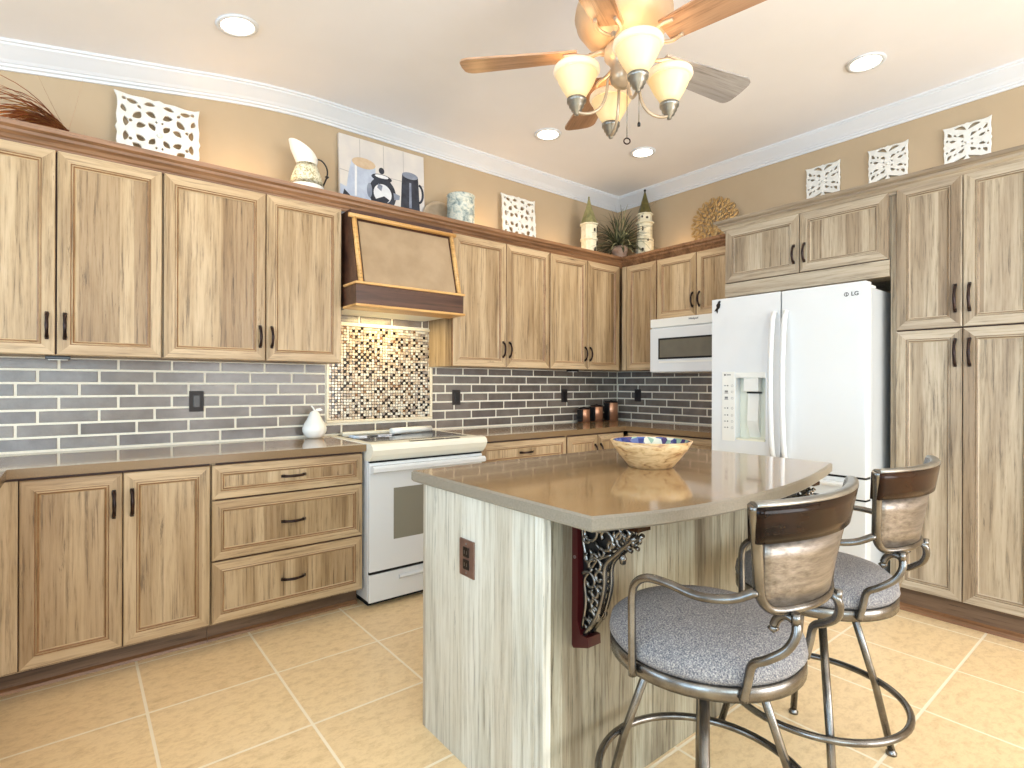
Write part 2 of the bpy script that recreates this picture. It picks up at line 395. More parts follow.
def wall_with_windows(name,axis,plane,lo,hi,wins,ztop):
    mb=MB(); cur=lo
    def bx(a,b,z0,z1):
        if axis=='y': mb.box((a,plane-.1,z0),(b,plane,z1),'wall')
        else: mb.box((plane-.1,a,z0),(plane,b,z1),'wall')
    for a,b,z0,z1 in wins:
        bx(cur,a,0,ztop); 
        if z0>0: bx(a,b,0,z0)
        bx(a,b,z1,ztop); cur=b
    bx(cur,hi,0,ztop)
    return struct(mb.build(name))
wall_with_windows('wall_front','y',Y0,X0,WB,[(-2.1,.3,.8,2.25),(1.3,3.9,.25,2.35)],2.35+.68)
wall_with_windows('wall_left','x',X0,Y0,WA,[(-2.4,0,.45,2.2),(1.3,3.1,.8,2.2)],cz(X0)+.02)
wn=0
for axis,a,b,z0,z1 in (('y',-2.1,.3,.8,2.25),('y',1.3,3.9,.25,2.35),('x',-2.4,0,.45,2.2),('x',1.3,3.1,.8,2.2)):
    wn+=1; mb=MB(); pl=Y0 if axis=='y' else X0
    def P(t,d,z): return (t,pl+d,z) if axis=='y' else (pl+d,t,z)
    for t0,t1,q0,q1 in ((a,a+.05,z0,z1),(b-.05,b,z0,z1),(a+.05,b-.05,z0,z0+.05),(a+.05,b-.05,z1-.05,z1),((a+b)/2-.02,(a+b)/2+.02,z0+.05,z1-.05)):
        mb.box(P(t0,-.08,q0),P(t1,-.02,q1),'crown')
    fr=struct(mb.build('window_%d'%wn))
    MB().box(P(a+.05,-.055,z0+.05),P(b-.05,-.05,z1-.05),'pane').build('window_pane',fr)
# ceiling crown: profile (out from wall, z below ceiling)
def crownprof(): return [(0,0),(.105,0),(.105,-.012),(.096,-.014),(.094,-.022),(.083,-.03),(.062,-.048),(.04,-.066),(.03,-.078),(.024,-.08),(.022,-.09),(.012,-.094),(.010,-.106),(0,-.106)]
pf=crownprof()
struct(MB().sweep(pf,[(X0,WA,cz(X0))]+[(x,WA,cz(x)) for x in BEND]+[(WB,WA,CZ),(WB,Y0,CZ)],'crown').build('trim_1'))

# ------------------------------------------------------------------ backsplash (real raised tiles)
TH,TW=.0659,.238; G=.0028
def clip(a,b,holes,z0,z1):
    segs=[(a,b)]
    for h0,h1,g0,g1 in holes:
        if z1>g0 and z0<g1:
            ns=[]
            for s0,s1 in segs:
                if s1<=h0 or s0>=h1: ns.append((s0,s1)); continue
                if s0<h0: ns.append((s0,h0))
                if s1>h1: ns.append((h1,s1))
            segs=ns
    return segs
def tiles(mb,x0,x1,z0,z1,place,phase,holes=()):
    k=0; z=z0
    while z<z1-.01:
        zt=min(z+TH,z1); off=phase+(k%3)*TW/3
        x=x0-((x0-off)%TW)
        while x<x1:
            a,b=max(x,x0),min(x+TW,x1)
            for p,q in clip(a,b,holes,z+.004,zt-.004):
                if q-p>.012: place(mb,p+G,q-G,z+G,zt-G)
            x+=TW
        z+=TH; k+=1
def plA(mb,p,q,z0,z1,m='tile'): 
    y0=WA-.002; y1=WA-.012; e=.0045
    vs=[(p,y0,z0),(q,y0,z0),(q,y0,z1),(p,y0,z1),(p+e,y1,z0+e),(q-e,y1,z0+e),(q-e,y1,z1-e),(p+e,y1,z1-e)]
    mb.add(vs,[(4,5,6,7)],m); mb.add(vs,[(0,1,5,4),(1,2,6,5),(2,3,7,6),(3,0,4,7)],'tile_edge')
def plB(mb,p,q,z0,z1,m='tile'):            # p,q run along -Y
    x0=WB-.002; x1=WB-.012; e=.0045
    vs=[(x0,-p,z0),(x0,-q,z0),(x0,-q,z1),(x0,-p,z1),(x1,-p-e,z0+e),(x1,-q+e,z0+e),(x1,-q+e,z1-e),(x1,-p-e,z1-e)]
    mb.add(vs,[(4,5,6,7)],m); mb.add(vs,[(0,1,5,4),(1,2,6,5),(2,3,7,6),(3,0,4,7)],'tile_edge')
CT=.914
mb=MB(); mb.box((-.845,WA-.0085,CT),(WB,WA,1.375),'grout'); mb.box((1.24,WA-.0085,1.375),(2.02,WA,1.80),'grout')
mos=(1.262,2.046,.995,1.650)
tiles(mb,-.845,WB-.012,CT+.006,1.375,plA,.177,[mos])
tiles(mb,1.24,2.02,1.652,1.80,plA,.06)
bs=struct(mb.build('backsplash_tile')); 
mb=MB(); mb.box((WB-.0085,2.0,CT),(WB,WA-.012,1.375),'grout'); tiles(mb,-(WA-.012),-2.0,CT+.006,1.375,plB,-3.08)
struct(mb.build('backsplash_tile'))
mb=MB(); x0,x1,z0,z1=mos
mb.box((x0,WA-.0085,z0),(x1,WA-.004,z1),'grout')
for a,b in (((x0,z0),(x1,z0+.018)),((x0,z1-.018),(x1,z1)),((x0,z0+.018),(x0+.018,z1-.018)),((x1-.018,z0+.018),(x1,z1-.018))):
    mb.box((a[0],WA-.022,a[1]),(b[0],WA-.004,b[1]),'pencil',.005)
nx,nz=38,32; sx=(x1-x0-.036)/nx; sz=(z1-z0-.036)/nz
random.seed(5); dk=set()
for i in range(nx):
    for j in range(nz):
        mm='mosaic'
        if random.random()<.25 and not ({(i-1,j),(i,j-1)}&dk): dk.add((i,j)); mm='mosaic_dark' if random.random()<.72 else 'mosaic_brown'
        a=x0+.018+i*sx; c=z0+.018+j*sz; g=.0018
        mb.add([(a+g,WA-.0105,c+g),(a+sx-g,WA-.0105,c+g),(a+sx-g,WA-.0105,c+sz-g),(a+g,WA-.0105,c+sz-g)],[(0,1,2,3)],mm)
o=mb.build('mosaic_panel',fix=False); tag(o,'cream and black mosaic tile panel framed in pencil trim behind the range','tile panel')

# ------------------------------------------------------------------ cabinets
def rects(mb,x0,x1,z0,z1,steps,mv,mh,rails=True):
    """door face as nested rectangles: steps = [(inset,y)], front towards -y. top/bottom strips use the horizontal grain"""
    L=[]
    for ins,y in steps: L.append([(x0+ins,y,z0+ins),(x1-ins,y,z0+ins),(x1-ins,y,z1-ins),(x0+ins,y,z1-ins)])
    for q,(a,b) in enumerate(zip(L,L[1:])):
        for k in range(4):
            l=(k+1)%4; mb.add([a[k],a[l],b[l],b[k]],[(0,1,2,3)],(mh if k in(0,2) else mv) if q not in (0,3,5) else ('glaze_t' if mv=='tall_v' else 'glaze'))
    mb.add(L[-1],[(0,1,2,3)],mv); mb.add(L[0],[(3,2,1,0)],mv)
FIN=['cab_v','cab_h']
def door_mesh(x0,x1,z0,z1,y=0,frame=.058,t=.02):
    mb=MB(); f=min(frame,(z1-z0)*.3,(x1-x0)*.3)
    st=[(0,y),(0,y-t+.003),(.003,y-t),(f-.012,y-t),(f-.009,y-t+.004),(f-.003,y-t+.001),(f+.002,y-t+.006),(f+.006,y-t+.010)]
    rects(mb,x0,x1,z0,z1,st,FIN[0],FIN[1]); return mb
def handle_mesh(c,vert=True,L=.105):
    x,y,z=c; pts=[]
    for i in range(13):
        u=i/12; s=(u-.5)*L; out=.006+.024*math.sin(PI*u)**.6
        pts.append((x,y-out,z+s) if vert else (x+s,y-out,z))
    rs=[.0055+.003*abs(2*i/12-1)**2+.0022*math.exp(-((i-6)/2.2)**2) for i in range(13)]
    mb=MB(); mb.tube(pts,.005,'bronze',10,rs=rs)
    for e in(-1,1):
        a=(x,y,z+e*L/2) if vert else (x+e*L/2,y,z)
        mb.box((a[0]-.007,a[1]-.009,a[2]-.009) if vert else (a[0]-.009,a[1]-.009,a[2]-.007),(a[0]+.007,a[1],a[2]+.009) if vert else (a[0]+.009,a[1],a[2]+.007),'bronze',.002)
    return mb
def add_door(parent,x0,x1,z0,z1,y,hx=None,hz=None,name='door',vert=True,frame=.058,L=.105):
    d=door_mesh(x0,x1,z0,z1,y,frame).build(name,parent)
    if hx is not None: handle_mesh((hx,y-.02,hz),vert,L).build('handle',d)
    return d
def carcass(parent,x0,x1,d,z0,z1,side='cab_v'):
    mb=MB(); mb.box((x0,-d,z0),(x1,-.002,z1),side)
    # face frame line slightly darker in the reveals
    mb.box((x0+.004,-d-.0015,z0+.004),(x1-.004,-d,z1-.004),'carcass')
    return mb.build('body',parent)
RB=-PI/2
UZ0,UZ1=1.375,2.30; UD=.31
def upper(name,label,wall,pos,w,doors,z0=UZ0,z1=UZ1,depth=UD,ztop=2.33):
    """pos: X (wall A) or Y (wall B) of the left end; local x runs to the right"""
    t=thing(name,label,'cabinet',(pos,WA,0) if wall=='A' else (WB,pos,0),0 if wall=='A' else RB)
    carcass(t,0,w,depth,z0,ztop)
    for (a,b,side) in doors:
        hx={'L':a+.03,'R':b-.03,None:None}[side]
        add_door(t,a+.0025,b-.0025,z0+.002,z1-.012,-depth-.002,hx,z0+.13)
    return t
upper('wall_cabinet','two-door wood wall cabinet at the far left, under the dried grass','A',-.467,.802,[(0,.4,'R'),(.402,.802,'L')])
upper('wall_cabinet','two-door wood wall cabinet immediately left of the range hood','A',.337,.903,[(.002,.478,'R'),(.478,.902,'L')])
upper('wall_cabinet','two-door wood wall cabinet immediately right of the range hood','A',2.02,.905,[(.001,.467,'R'),(.467,.904,'L')])
upper('wall_cabinet','two-door wood wall cabinet above the copper canisters, next to the corner','A',2.927,.855,[(.002,.425,'R'),(.425,.835,'L')])
c=upper('corner_wall_cabinet','narrow one-door wood wall cabinet in the corner left of the microwave','B',3.165,.367,[(.05,.365,None)])
MB().box((.0,-UD-.018,UZ0+.002),(.048,-UD-.0016,UZ1-.01),'cab_v').build('filler_strip',c)
upper('wall_cabinet','short two-door wood wall cabinet directly above the white microwave','B',2.796,.752,[(.002,.372,'R'),(.372,.75,'L')],z0=1.79)
# fridge cabinet and pantry: deeper, greyer wood colour
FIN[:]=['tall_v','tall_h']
t=thing('fridge_cabinet','wide shallow two-door cabinet bridging over the white refrigerator','cabinet',(WB,2.04,0),RB)
DP=.56
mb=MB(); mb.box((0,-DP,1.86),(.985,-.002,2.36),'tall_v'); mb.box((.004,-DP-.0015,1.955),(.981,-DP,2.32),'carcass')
mb.build('body',t)
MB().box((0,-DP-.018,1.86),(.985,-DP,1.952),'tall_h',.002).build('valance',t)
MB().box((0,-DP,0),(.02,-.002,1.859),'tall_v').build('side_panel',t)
add_door(t,.004,.499,1.957,2.325,-DP-.002,.469,2.075,frame=.06)
add_door(t,.503,.981,1.957,2.325,-DP-.002,.533,2.075,frame=.06)
t=thing('pantry_cabinet','tall four-door greyish wood pantry cabinet right of the refrigerator','cabinet',(WB,1.052,0),RB)
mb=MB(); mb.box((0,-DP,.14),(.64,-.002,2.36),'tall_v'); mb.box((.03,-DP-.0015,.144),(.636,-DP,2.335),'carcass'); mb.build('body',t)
mb=MB(); mb.box((.0,-DP+.06,0),(.64,-.05,.139),'kick'); mb.build('toe_kick',t)
MB().prism([(-DP+.06,.0),(-DP+.035,0),(-DP+.04,.022),(-DP+.06,.035)],0.0,.64,'x','cab_dark').build('shoe_moulding',t)
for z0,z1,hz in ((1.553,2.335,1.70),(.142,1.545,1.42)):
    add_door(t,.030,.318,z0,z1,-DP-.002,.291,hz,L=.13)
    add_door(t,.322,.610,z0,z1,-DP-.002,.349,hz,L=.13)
FIN[:]=['cab_v','cab_h']
# cabinet crowns
cp=[(0,2.285),(.008,2.285),(.010,2.30),(.016,2.305),(.022,2.318),(.034,2.330),(.036,2.342),(.05,2.352),(.054,2.372),(0,2.372)]
o=MB().sweep(cp,[(-.48,WA-.312),(WB-.312,WA-.312),(WB-.312,2.042)],'cab_dark').build('crown_moulding')
tag(o,'brown stained crown moulding running along the lower wall cabinets','moulding')
cp2=[(0,2.31),(.010,2.31),(.012,2.322),(.02,2.328),(.026,2.342),(.04,2.352),(.042,2.364),(.058,2.374),(.064,2.39),(0,2.39)]
o=MB().sweep(cp2,[(WB-.312,2.041),(WB-DP-.003,2.041),(WB-DP-.003,.40)],'cab_y').build('crown_moulding')
tag(o,'greyish crown moulding above the refrigerator cabinet and pantry','moulding')
# base cabinets
BD=.59
def base(label,wall,pos,w,fronts,kick=True,left=0):
    t=thing('base_cabinet',label,'cabinet',(pos,WA,0) if wall=='A' else (WB,pos,0),0 if wall=='A' else RB)
    mb=MB(); mb.box((left,-BD,.10),(w,-.002,CT-.041),'cab_v'); mb.box((left+.02,-BD-.0015,.104),(w-.003,-BD,CT-.044),'carcass'); mb.build('body',t)
    MB().box((left,-BD+.075,0),(w,-.05,.0995),'kick').build('toe_kick',t)
    MB().prism([(-BD+.075,0),(-BD+.057,0),(-BD+.06,.012),(-BD+.075,.02)],left,w,'x','cab_dark').build('shoe_moulding',t)
    if left: MB().box((left,-BD-.018,.112),(.024,-BD-.0016,.862),'cab_v').build('filler_strip',t)
    for kind,a,b,z0,z1,h in fronts:
        if kind=='door': add_door(t,a,b,z0,z1,-BD-.002,a+.03 if h=='L' else b-.03,z1-.13)
        else: add_door(t,a,b,z0,z1,-BD-.002,(a+b)/2,(z0+z1)/2,'drawer',False,.05)
    return t
base('two-door wood base cabinet at the left end of the counter','A',-.198,.70,[('door',.028,.360,.112,.862,'R'),('door',.364,.696,.112,.862,'L')],left=-.036)
base('wood base cabinet with three stacked drawers, left of the white range','A',.504,.754,[('drawer',.002,.748,.70,.862,0),('drawer',.002,.748,.41,.692,0),('drawer',.002,.748,.112,.402,0)])
base('wood base cabinet with a top drawer, right of the white range','A',2.04,.80,[('drawer',.02,.795,.70,.862,0),('door',.02,.405,.112,.692,'R'),('door',.410,.795,.112,.692,'L')])
base('two-door wood base cabinet behind the bowl, next to the corner','A',2.842,.665,[('door',.004,.33,.112,.862,'R'),('door',.334,.64,.112,.862,'L')])
base('wood base cabinet under the microwave, partly hidden by the bowl','B',2.885,.84,[('drawer',.02,.835,.70,.862,0),('door',.02,.425,.112,.692,'R'),('door',.43,.835,.112,.692,'L')])
t=thing('base_cabinet','wood base cabinet of the counter return at the far left edge','cabinet',(-.84,1.5,0),PI/2)
mb=MB(); mb.box((.0,-.594,.10),(1.998,-.002,CT-.041),'cab_v'); mb.build('body',t)
MB().box((0,-.52,0),(1.998,-.05,.0995),'kick').build('toe_kick',t)
for k in range(2): add_door(t,.02+k*.45,.46+k*.45,.112,.862,-.597,.43+k*.45 if k%2==0 else .05+k*.45,.73)
# worktops
o=MB().prism([(-.205,2.865),(1.264,2.865),(1.264,WA-.001),(-.84,WA-.001),(-.84,1.5),(-.205,1.5)],CT-.038,CT,'z','quartz','bqedge').build('worktop'); tag(o,'glossy bronze worktop on the left base cabinets, ending at the range','worktop')
o=MB().prism([(2.036,2.865),(WB-.635,2.865),(WB-.635,2.045),(WB-.001,2.045),(WB-.001,WA-.001),(2.036,WA-.001)],CT-.038,CT,'z','quartz','bqedge').build('worktop'); tag(o,'glossy bronze L-shaped worktop in the corner under the copper canisters','worktop')
# under cabinet pucks
for lbl,p in (('small dark under-cabinet light below the far left wall cabinet',(-.06,3.27)),('small dark under-cabinet light below the wall cabinet by the corner',(3.28,3.27))):
    t=thing('under_cabinet_light',lbl,'light fixture',(p[0],p[1],1.375)); MB().box((-.045,-.03,-.016),(.045,.03,-.001),'black',.003).build('housing',t); MB().box((-.035,-.02,-.019),(.035,.02,-.0165),'white_soft').build('lens',t)

# ------------------------------------------------------------------ range hood
t=thing('range_hood','bronze panelled range hood with dark wood band, between the wall cabinets','range hood',(0,0,0))
hx0,hx1=1.252,1.985
MB().prism([(WA-.012,2.283),(3.10,2.283),(3.10,2.24),(2.995,1.83),(2.995,1.80),(WA-.012,1.80)],hx0+.012,hx1-.012,'x','hood_dark').build('hood_body',t)
# tilted bronze sheet
def slope(z,off=0): 
    y=3.10+(z-2.24)*(3.10-2.995)/(2.24-1.83); return y-off
mb=MB(); a,b=hx0+.055,hx1-.055; z0,z1=1.838,2.215
vs=[(a,slope(z0,.004),z0),(b,slope(z0,.004),z0),(b,slope(z1,.004),z1),(a,slope(z1,.004),z1)]; vs+=[(x,y+.003,z) for x,y,z in vs]
mb.add(vs,[(0,1,2,3),(4,7,6,5),(0,4,5,1),(1,5,6,2),(2,6,7,3),(3,7,4,0)],'hoodpanel'); mb.build('bronze_panel',t)
for x in (hx0+.03,hx1-.03):
    mb=MB(); mb.tube([(x,slope(1.835,.008),1.835),(x,slope(2.235,.008),2.235)],.0145,'gold_wood',12); mb.build('rope_trim',t)
MB().tube([(hx0-.002,3.088,2.243),(hx1+.002,3.088,2.243)],.014,'gold_wood',12).build('top_trim',t)
MB().box((hx0,2.985,1.712),(hx1,WA-.012,1.825),'hood_dark',.003).build('lower_band',t)
MB().box((hx0-.008,2.972,1.825),(hx1+.008,3.16,1.840),'gold_wood',.005).build('band_trim',t)
mb=MB(); mb.box((hx0-.008,2.970,1.696),(hx1+.008,3.165,1.7115),'gold_wood',.005); mb.build('band_trim',t)
MB().box((hx0+.02,3.166,1.70),(hx1-.02,WA-.03,1.7115),'white_soft').build('filter_panel',t)
area('hood_lamp',(1.62,3.32,1.692),(1.62,3.42,1.0),.3,.12,3.2,(1,.78,.36))

# ------------------------------------------------------------------ range
t=thing('range','white slide-in electric range with a dark glass cooktop','range',(1.65,WA,0))
W=.381
MB().box((-W,-.64,.04),(W,-.03,.895),'white_gloss',.004).build('body',t)
MB().box((-W+.02,-.60,.0),(W-.02,-.05,.0395),'gapblack').build('base',t)
mb=MB(); mb.box((-W-.004,-.60,.896),(W+.004,-.02,.918),'cream',.004); mb.box((-W+.045,-.56,.9182),(W-.045,-.075,.921),'blackglass',.001); ct=mb.build('cooktop',t)
for x,y,r in((-.19,-.19,.09),(.19,-.19,.075),(-.19,-.43,.075),(.19,-.43,.1)):
    MB().lathe([(r,.9212),(r,.9216),(r-.003,.9216),(r-.003,.9212)],(x,y,0),'ink',40).build('burner_ring',ct)
MB().box((-.30,-.07,.918),(.28,-.03,.936),'cream',.006).build('rear_vent',t)
# control panel: rounded nose
prof=[(-.60,.918),(-.66,.922),(-.695,.918),(-.712,.905),(-.716,.885),(-.700,.855),(-.678,.832),(-.664,.822),(-.60,.822)]
mb=MB(); n=len(prof); mb.prism(prof,-W-.004,W+.004,'x','cream'); cpn=mb.build('control_panel',t)
MB().box((-.14,-.69,.9200),(.20,-.655,.9225),'blackglass').build('display',cpn)
MB().box((-W+.004,-.662,.812),(W-.004,-.64,.8215),'gapblack').build('vent_gap',t)
d=MB().box((-W,-.665,.205),(W,-.6405,.811),'white_gloss',.006).build('oven_door',t)
MB().box((-.235,-.668,.37),(.235,-.6655,.66),'glassdark',.001).build('oven_window',d)
mb=MB(); mb.prism([(-.6655,.795),(-.70,.797),(-.715,.785),(-.712,.765),(-.695,.758),(-.6655,.757)],-W+.004,W-.004,'x','white_gloss'); mb.build('oven_handle',d)
MB().box((-W+.004,-.655,.19),(W-.004,-.6405,.204),'gapblack').build('drawer_gap',t)
d=MB().box((-W,-.663,.035),(W,-.6405,.189),'white_gloss',.006).build('storage_drawer',t)
mb=MB(); mb.prism([(-.664,.165),(-.680,.158),(-.683,.150),(-.664,.135)],-.2,.24,'x','white_gloss'); mb.build('drawer_pull',d)
# utensils lying on the cooktop
t=thing('spoon_rest','pale metal leaf-shaped spoon rest lying on the cooktop','spoon rest',(1.50,3.26,.9222))
pts=[(-.16,-.03),(-.08,-.05),(0,-.035),(.09,-.05),(.17,-.02),(.1,.0),(.17,.03),(.06,.03),(0,.05),(-.08,.03),(-.16,.035),(-.09,.0)]
sp=[(p.x,p.y) for p in smooth_path([(a,b,0) for a,b in pts],4,True)]
MB().prism(sp,0,.006,'z','steel').build('tray',t)
t=thing('folded_towel','rolled white cloth lying across the back of the cooktop','cloth',(1.77,3.285,.922))
MB().tube([(-.16,-.02,.02),(-.05,0,.021),(.05,.01,.021),(.16,.02,.02)],.02,'white_soft',12).build('roll',t)

# ------------------------------------------------------------------ microwave
t=thing('microwave','white over-the-range microwave between the refrigerator and corner cabinets','microwave',(WB,2.792,0),RB)
MB().box((0,-.40,1.348),(.752,-.003,1.786),'white_soft',.004).build('body',t)
MB().box((.0,-.418,1.715),(.752,-.4005,1.784),'white_soft',.004).build('vent_grille',t)
d=MB().box((.0,-.425,1.352),(.752,-.4005,1.708),'white_gloss',.010).build('door',t)
MB().box((.085,-.428,1.455),(.60,-.4255,1.625),'gapblack',.001).build('window_surround',d)
MB().box((.10,-.4295,1.47),(.585,-.4282,1.61),'mwglass').build('window',d)
MB().box((.09,-.4275,1.425),(.60,-.4255,1.44),'white_soft').build('lower_trim',d)
text(None,'Whirlpool',.020,'inkdark',t,'brand_lettering',(.40,-.4185,1.762),(PI/2,0,0),bold=True)
area('microwave_lamp',(3.95,2.35,1.335),(4.05,2.35,1.0),.12,.3,.5,(1,.72,.42))

# ------------------------------------------------------------------ refrigerator
t=thing('refrigerator','white french-door refrigerator with a water dispenser','refrigerator',(WB,1.992,0),RB)
FW=.905; FD=.82; fy=-FD
MB().box((.004,fy+.085,.03),(FW-.004,-.06,1.785),'sheetgrey',.004).build('body',t)
MB().box((.03,fy+.10,0),(FW-.03,-.1,.0295),'gapblack').build('base',t)
mb=MB(); zf=.752
dz1=1.812
# left door with a dispenser recess
rx0,rx1,rz0,rz1=.165,.360,.900,1.325
dl=MB()
dl.box((0,fy,zf),(rx0,fy+.075,dz1),'white_gloss'); dl.box((rx1,fy,zf),(.449,fy+.075,dz1),'white_gloss')
dl.box((rx0,fy,zf),(rx1,fy+.075,rz0),'white_gloss'); dl.box((rx0,fy,rz1),(rx1,fy+.075,dz1),'white_gloss'); dl.box((rx0,fy+.062,rz0),(rx1,fy+.075,rz1),'dispenser')
dl=dl.build('left_door',t)
dr=MB().box((.456,fy,zf),(FW,fy+.075,dz1),'white_gloss',.006).build('right_door',t)
MB().box((.449,fy+.02,zf),(.456,fy+.07,dz1-.01),'gapblack').build('door_gap',t)
for dd,x in ((dl,.418),(dr,.487)):
    pts=[];
    for i in range(21):
        u=i/20; z=.80+.89*u; out=.008+.052*math.sin(PI*u)**.45
        pts.append((x,fy-out,z))
    MB().tube(pts,.013,'white_gloss',12,flat=(1.0,1.25)).build('handle',dd)
# dispenser
mb=MB(); mb.box((rx0+.0,fy-.002,rz1-.03),(rx1,fy+.02,rz1+.003),'white_soft',.002); mb.box((rx0+.05,fy+.005,rz1-.115),(rx1-.05,fy+.055,rz1-.03),'white_soft',.004); mb.build('dispenser_head',dl)
mb=MB(); mb.prism([(fy+.061,rz0+.02),(fy+.061,rz1-.13),(fy+.04,rz1-.13),(fy+.025,rz1-.30),(fy+.03,rz1-.32)],rx0+.065,rx1-.06,'x','white_soft'); mb.build('paddle',dl)
MB().box((rx0+.06,fy+.03,rz1-.128),(rx1-.045,fy+.05,rz1-.118),'black').build('nozzle',dl)
MB().box((rx0+.005,fy+.0,rz0),(rx1-.005,fy+.061,rz0+.012),'dispenser').build('drip_tray',dl)
pn=MB().box((.075,fy-.003,rz0-.01),(.163,fy-.0002,rz1+.01),'white_soft',.001).build('control_pad',dl)
for k,z in enumerate((1.315,1.245,1.205,1.165,1.10,1.055,1.015,.975)):
    mb=MB(); 
    if k==0: mb.lathe([(0,0),(.006,0),(.006,.0006),(0,.0006)],(.095,fy-.0031,z),'inkdark',16,False,Matrix.Rotation(PI/2,3,'X')); mb.box((.106,fy-.0036,z-.003),(.135,fy-.003,z+.003),'ink')
    elif k in(2,3): mb.box((.092,fy-.0036,z-.010),(.118,fy-.003,z-.007),'inkdark'); mb.box((.094,fy-.0036,z-.004),(.116,fy-.003,z+.009),'ink')
    else: mb.box((.090,fy-.0036,z-.0025),(.102,fy-.003,z+.0025),'ink'); mb.box((.110,fy-.0036,z-.003),(.118,fy-.003,z+.004),'inkdark')
    mb.build('control_icon',pn)
    if k: MB().lathe([(.0075,0),(.0075,.0005),(.006,.0005),(.006,0)],(.145,fy-.0031,z),'ink',18,False,Matrix.Rotation(PI/2,3,'X')).build('button_ring',pn)
# logo
mb=MB(); mb.lathe([(.0115,0),(.0115,.0008),(.0085,.0008),(.0085,0)],(.808,fy-.0008,1.748),'inkdark',24,False,Matrix.Rotation(PI/2,3,'X'))
mb.box((.807,fy-.0016,1.741),(.810,fy-.0008,1.756),'inkdark'); mb.box((.807,fy-.0016,1.740),(.816,fy-.0008,1.743),'inkdark'); mb.build('brand_emblem',dr)
text(None,'LG',.031,'inkdark',dr,'brand_lettering',(.850,fy-.0008,1.7475),(PI/2,0,0),bold=True)
# freezer drawers
for z0,z1 in ((.632,.741),(.05,.622)):
    d=MB().box((0,fy,z0),(FW,fy+.075,z1),'white_gloss',.005).build('freezer_drawer',t)
    MB().prism([(fy+.0,z1-.02),(fy-.03,z1-.022),(fy-.034,z1-.034),(fy-.03,z1-.046),(fy,z1-.05)],.06,FW-.06,'x','white_gloss').build('handle',d)
MB().box((.004,fy+.012,.60),(FW-.004,fy+.075,.76),'gapblack').build('drawer_gap',t)
MB().box((FW-.075,fy+.085,1.7855),(FW-.006,fy+.16,1.80),'white_soft',.004).build('hinge_cover',t)
MB().box((.01,fy+.085,1.7855),(.08,fy+.16,1.80),'white_soft',.004).build('hinge_cover',t)
# bird magnet on the door
t=thing('fridge_magnet','small black bird-shaped magnet at the top left corner of the refrigerator door','magnet',(WB-FD-.001,1.992-.045,1.765),RB)
pts=[(-.004,-.045),(.0,-.02),(.012,-.01),(.016,.01),(.012,.022),(.02,.03),(.012,.036),(.004,.034),(-.002,.022),(-.012,.01),(-.010,-.008),(-.026,-.03),(-.014,-.028)]
MB().prism(pts,-.004,0,'y','black').build('bird',t)

# ------------------------------------------------------------------ island
IZ=.927
t=thing('kitchen_island','whitewashed plank island base with seating-side panel darkened by painted shade','kitchen island',(0,0,0))
MB().box((1.012,1.128,0),(2.33,1.76,IZ-.041),'island_side').build('body',t)
MB().box((1.0,1.145,0),(1.0115,1.765,IZ-.041),'island',.001).build('end_panel',t)
MB().box((1.0,1.108,0),(1.030,1.1445,IZ-.041),'island',.003).build('corner_post',t)
MB().box((1.0305,1.116,0),(2.325,1.1275,IZ-.041),'island_side').build('seating_panel',t)
bow=smooth_path([(.984,.914,0),(1.168,.855,0),(1.40,.818,0),(1.65,.808,0),(1.95,.832,0),(2.25,.885,0),(2.462,.935,0)],6)
poly=[(p.x,p.y) for p in bow]+[(2.475,1.84),(2.0,1.838),(.982,1.823)]
mb=MB(); e=.006
def inset(pl,d):
    c=(1.7,1.35); out=[]
    for x,y in pl:
        out.append((x+(d if x<c[0]-.5 else -d if x>c[0]+.5 else 0), y+(d if y<c[1] else -d)))
    return out
pi_=inset(poly,e); n=len(poly)
mb.add([(x,y,IZ) for x,y in pi_],[list(range(n))],'quartz')
mb.add([(x,y,IZ) for x,y in pi_]+[(x,y,IZ-e) for x,y in poly]+[(x,y,IZ-.034) for x,y in poly]+[(x,y,IZ-.04) for x,y in pi_],
       [(k*n+i,k*n+(i+1)%n,(k+1)*n+(i+1)%n,(k+1)*n+i) for k in range(3) for i in range(n)],'qedge')
mb.add([(x,y,IZ-.04) for x,y in pi_],[list(range(n))[::-1]],'qedge')
o=mb.build('island_worktop'); tag(o,'glossy bronze bow-fronted worktop on the kitchen island','worktop')
# duplex outlet on the end panel
def outlet(label,loc,rz,plate,tall=.115,wide=.072,duplex=False):
    t=thing('outlet',label,'outlet',loc,rz)
    MB().box((-wide/2,-.006,-tall/2),(wide/2,0,tall/2),plate,.002).build('plate',t)
    if duplex:
        for z in (-.02,.02):
            s=MB().box((-.016,-.009,z-.016),(.016,-.0062,z+.016),'black',.002).build('socket',t)
            mb=MB(); mb.box((-.008,-.0098,z-.006),(-.005,-.0091,z+.006),'steel'); mb.box((.005,-.0098,z-.006),(.008,-.0091,z+.006),'steel'); mb.build('slot',s)
        for z in(-.047,.047): MB().cyl((0,-.006,z),(0,-.008,z),.003,'steel',12).build('screw',t)
    else:
        MB().box((-.017,-.010,-.034),(.017,-.0062,.034),'black',.002).build('socket',t)
    return t
outlet('aged copper duplex outlet on the end panel of the island',(1.0,1.474,.684),RB,'copperplate',.12,.082,True)
outlet('dark outlet on the grey tile above the three-drawer cabinet',(.532,WA-.011,1.15),0,'outlet')
outlet('dark outlet on the grey tile right of the mosaic panel',(2.256,WA-.011,1.15),0,'outlet')
outlet('dark outlet on the grey tile above the copper canisters',(3.393,WA-.011,1.15),0,'outlet')
outlet('dark outlet on the right wall tile, below the corner cabinet',(WB-.011,3.238,1.15),RB,'outlet')
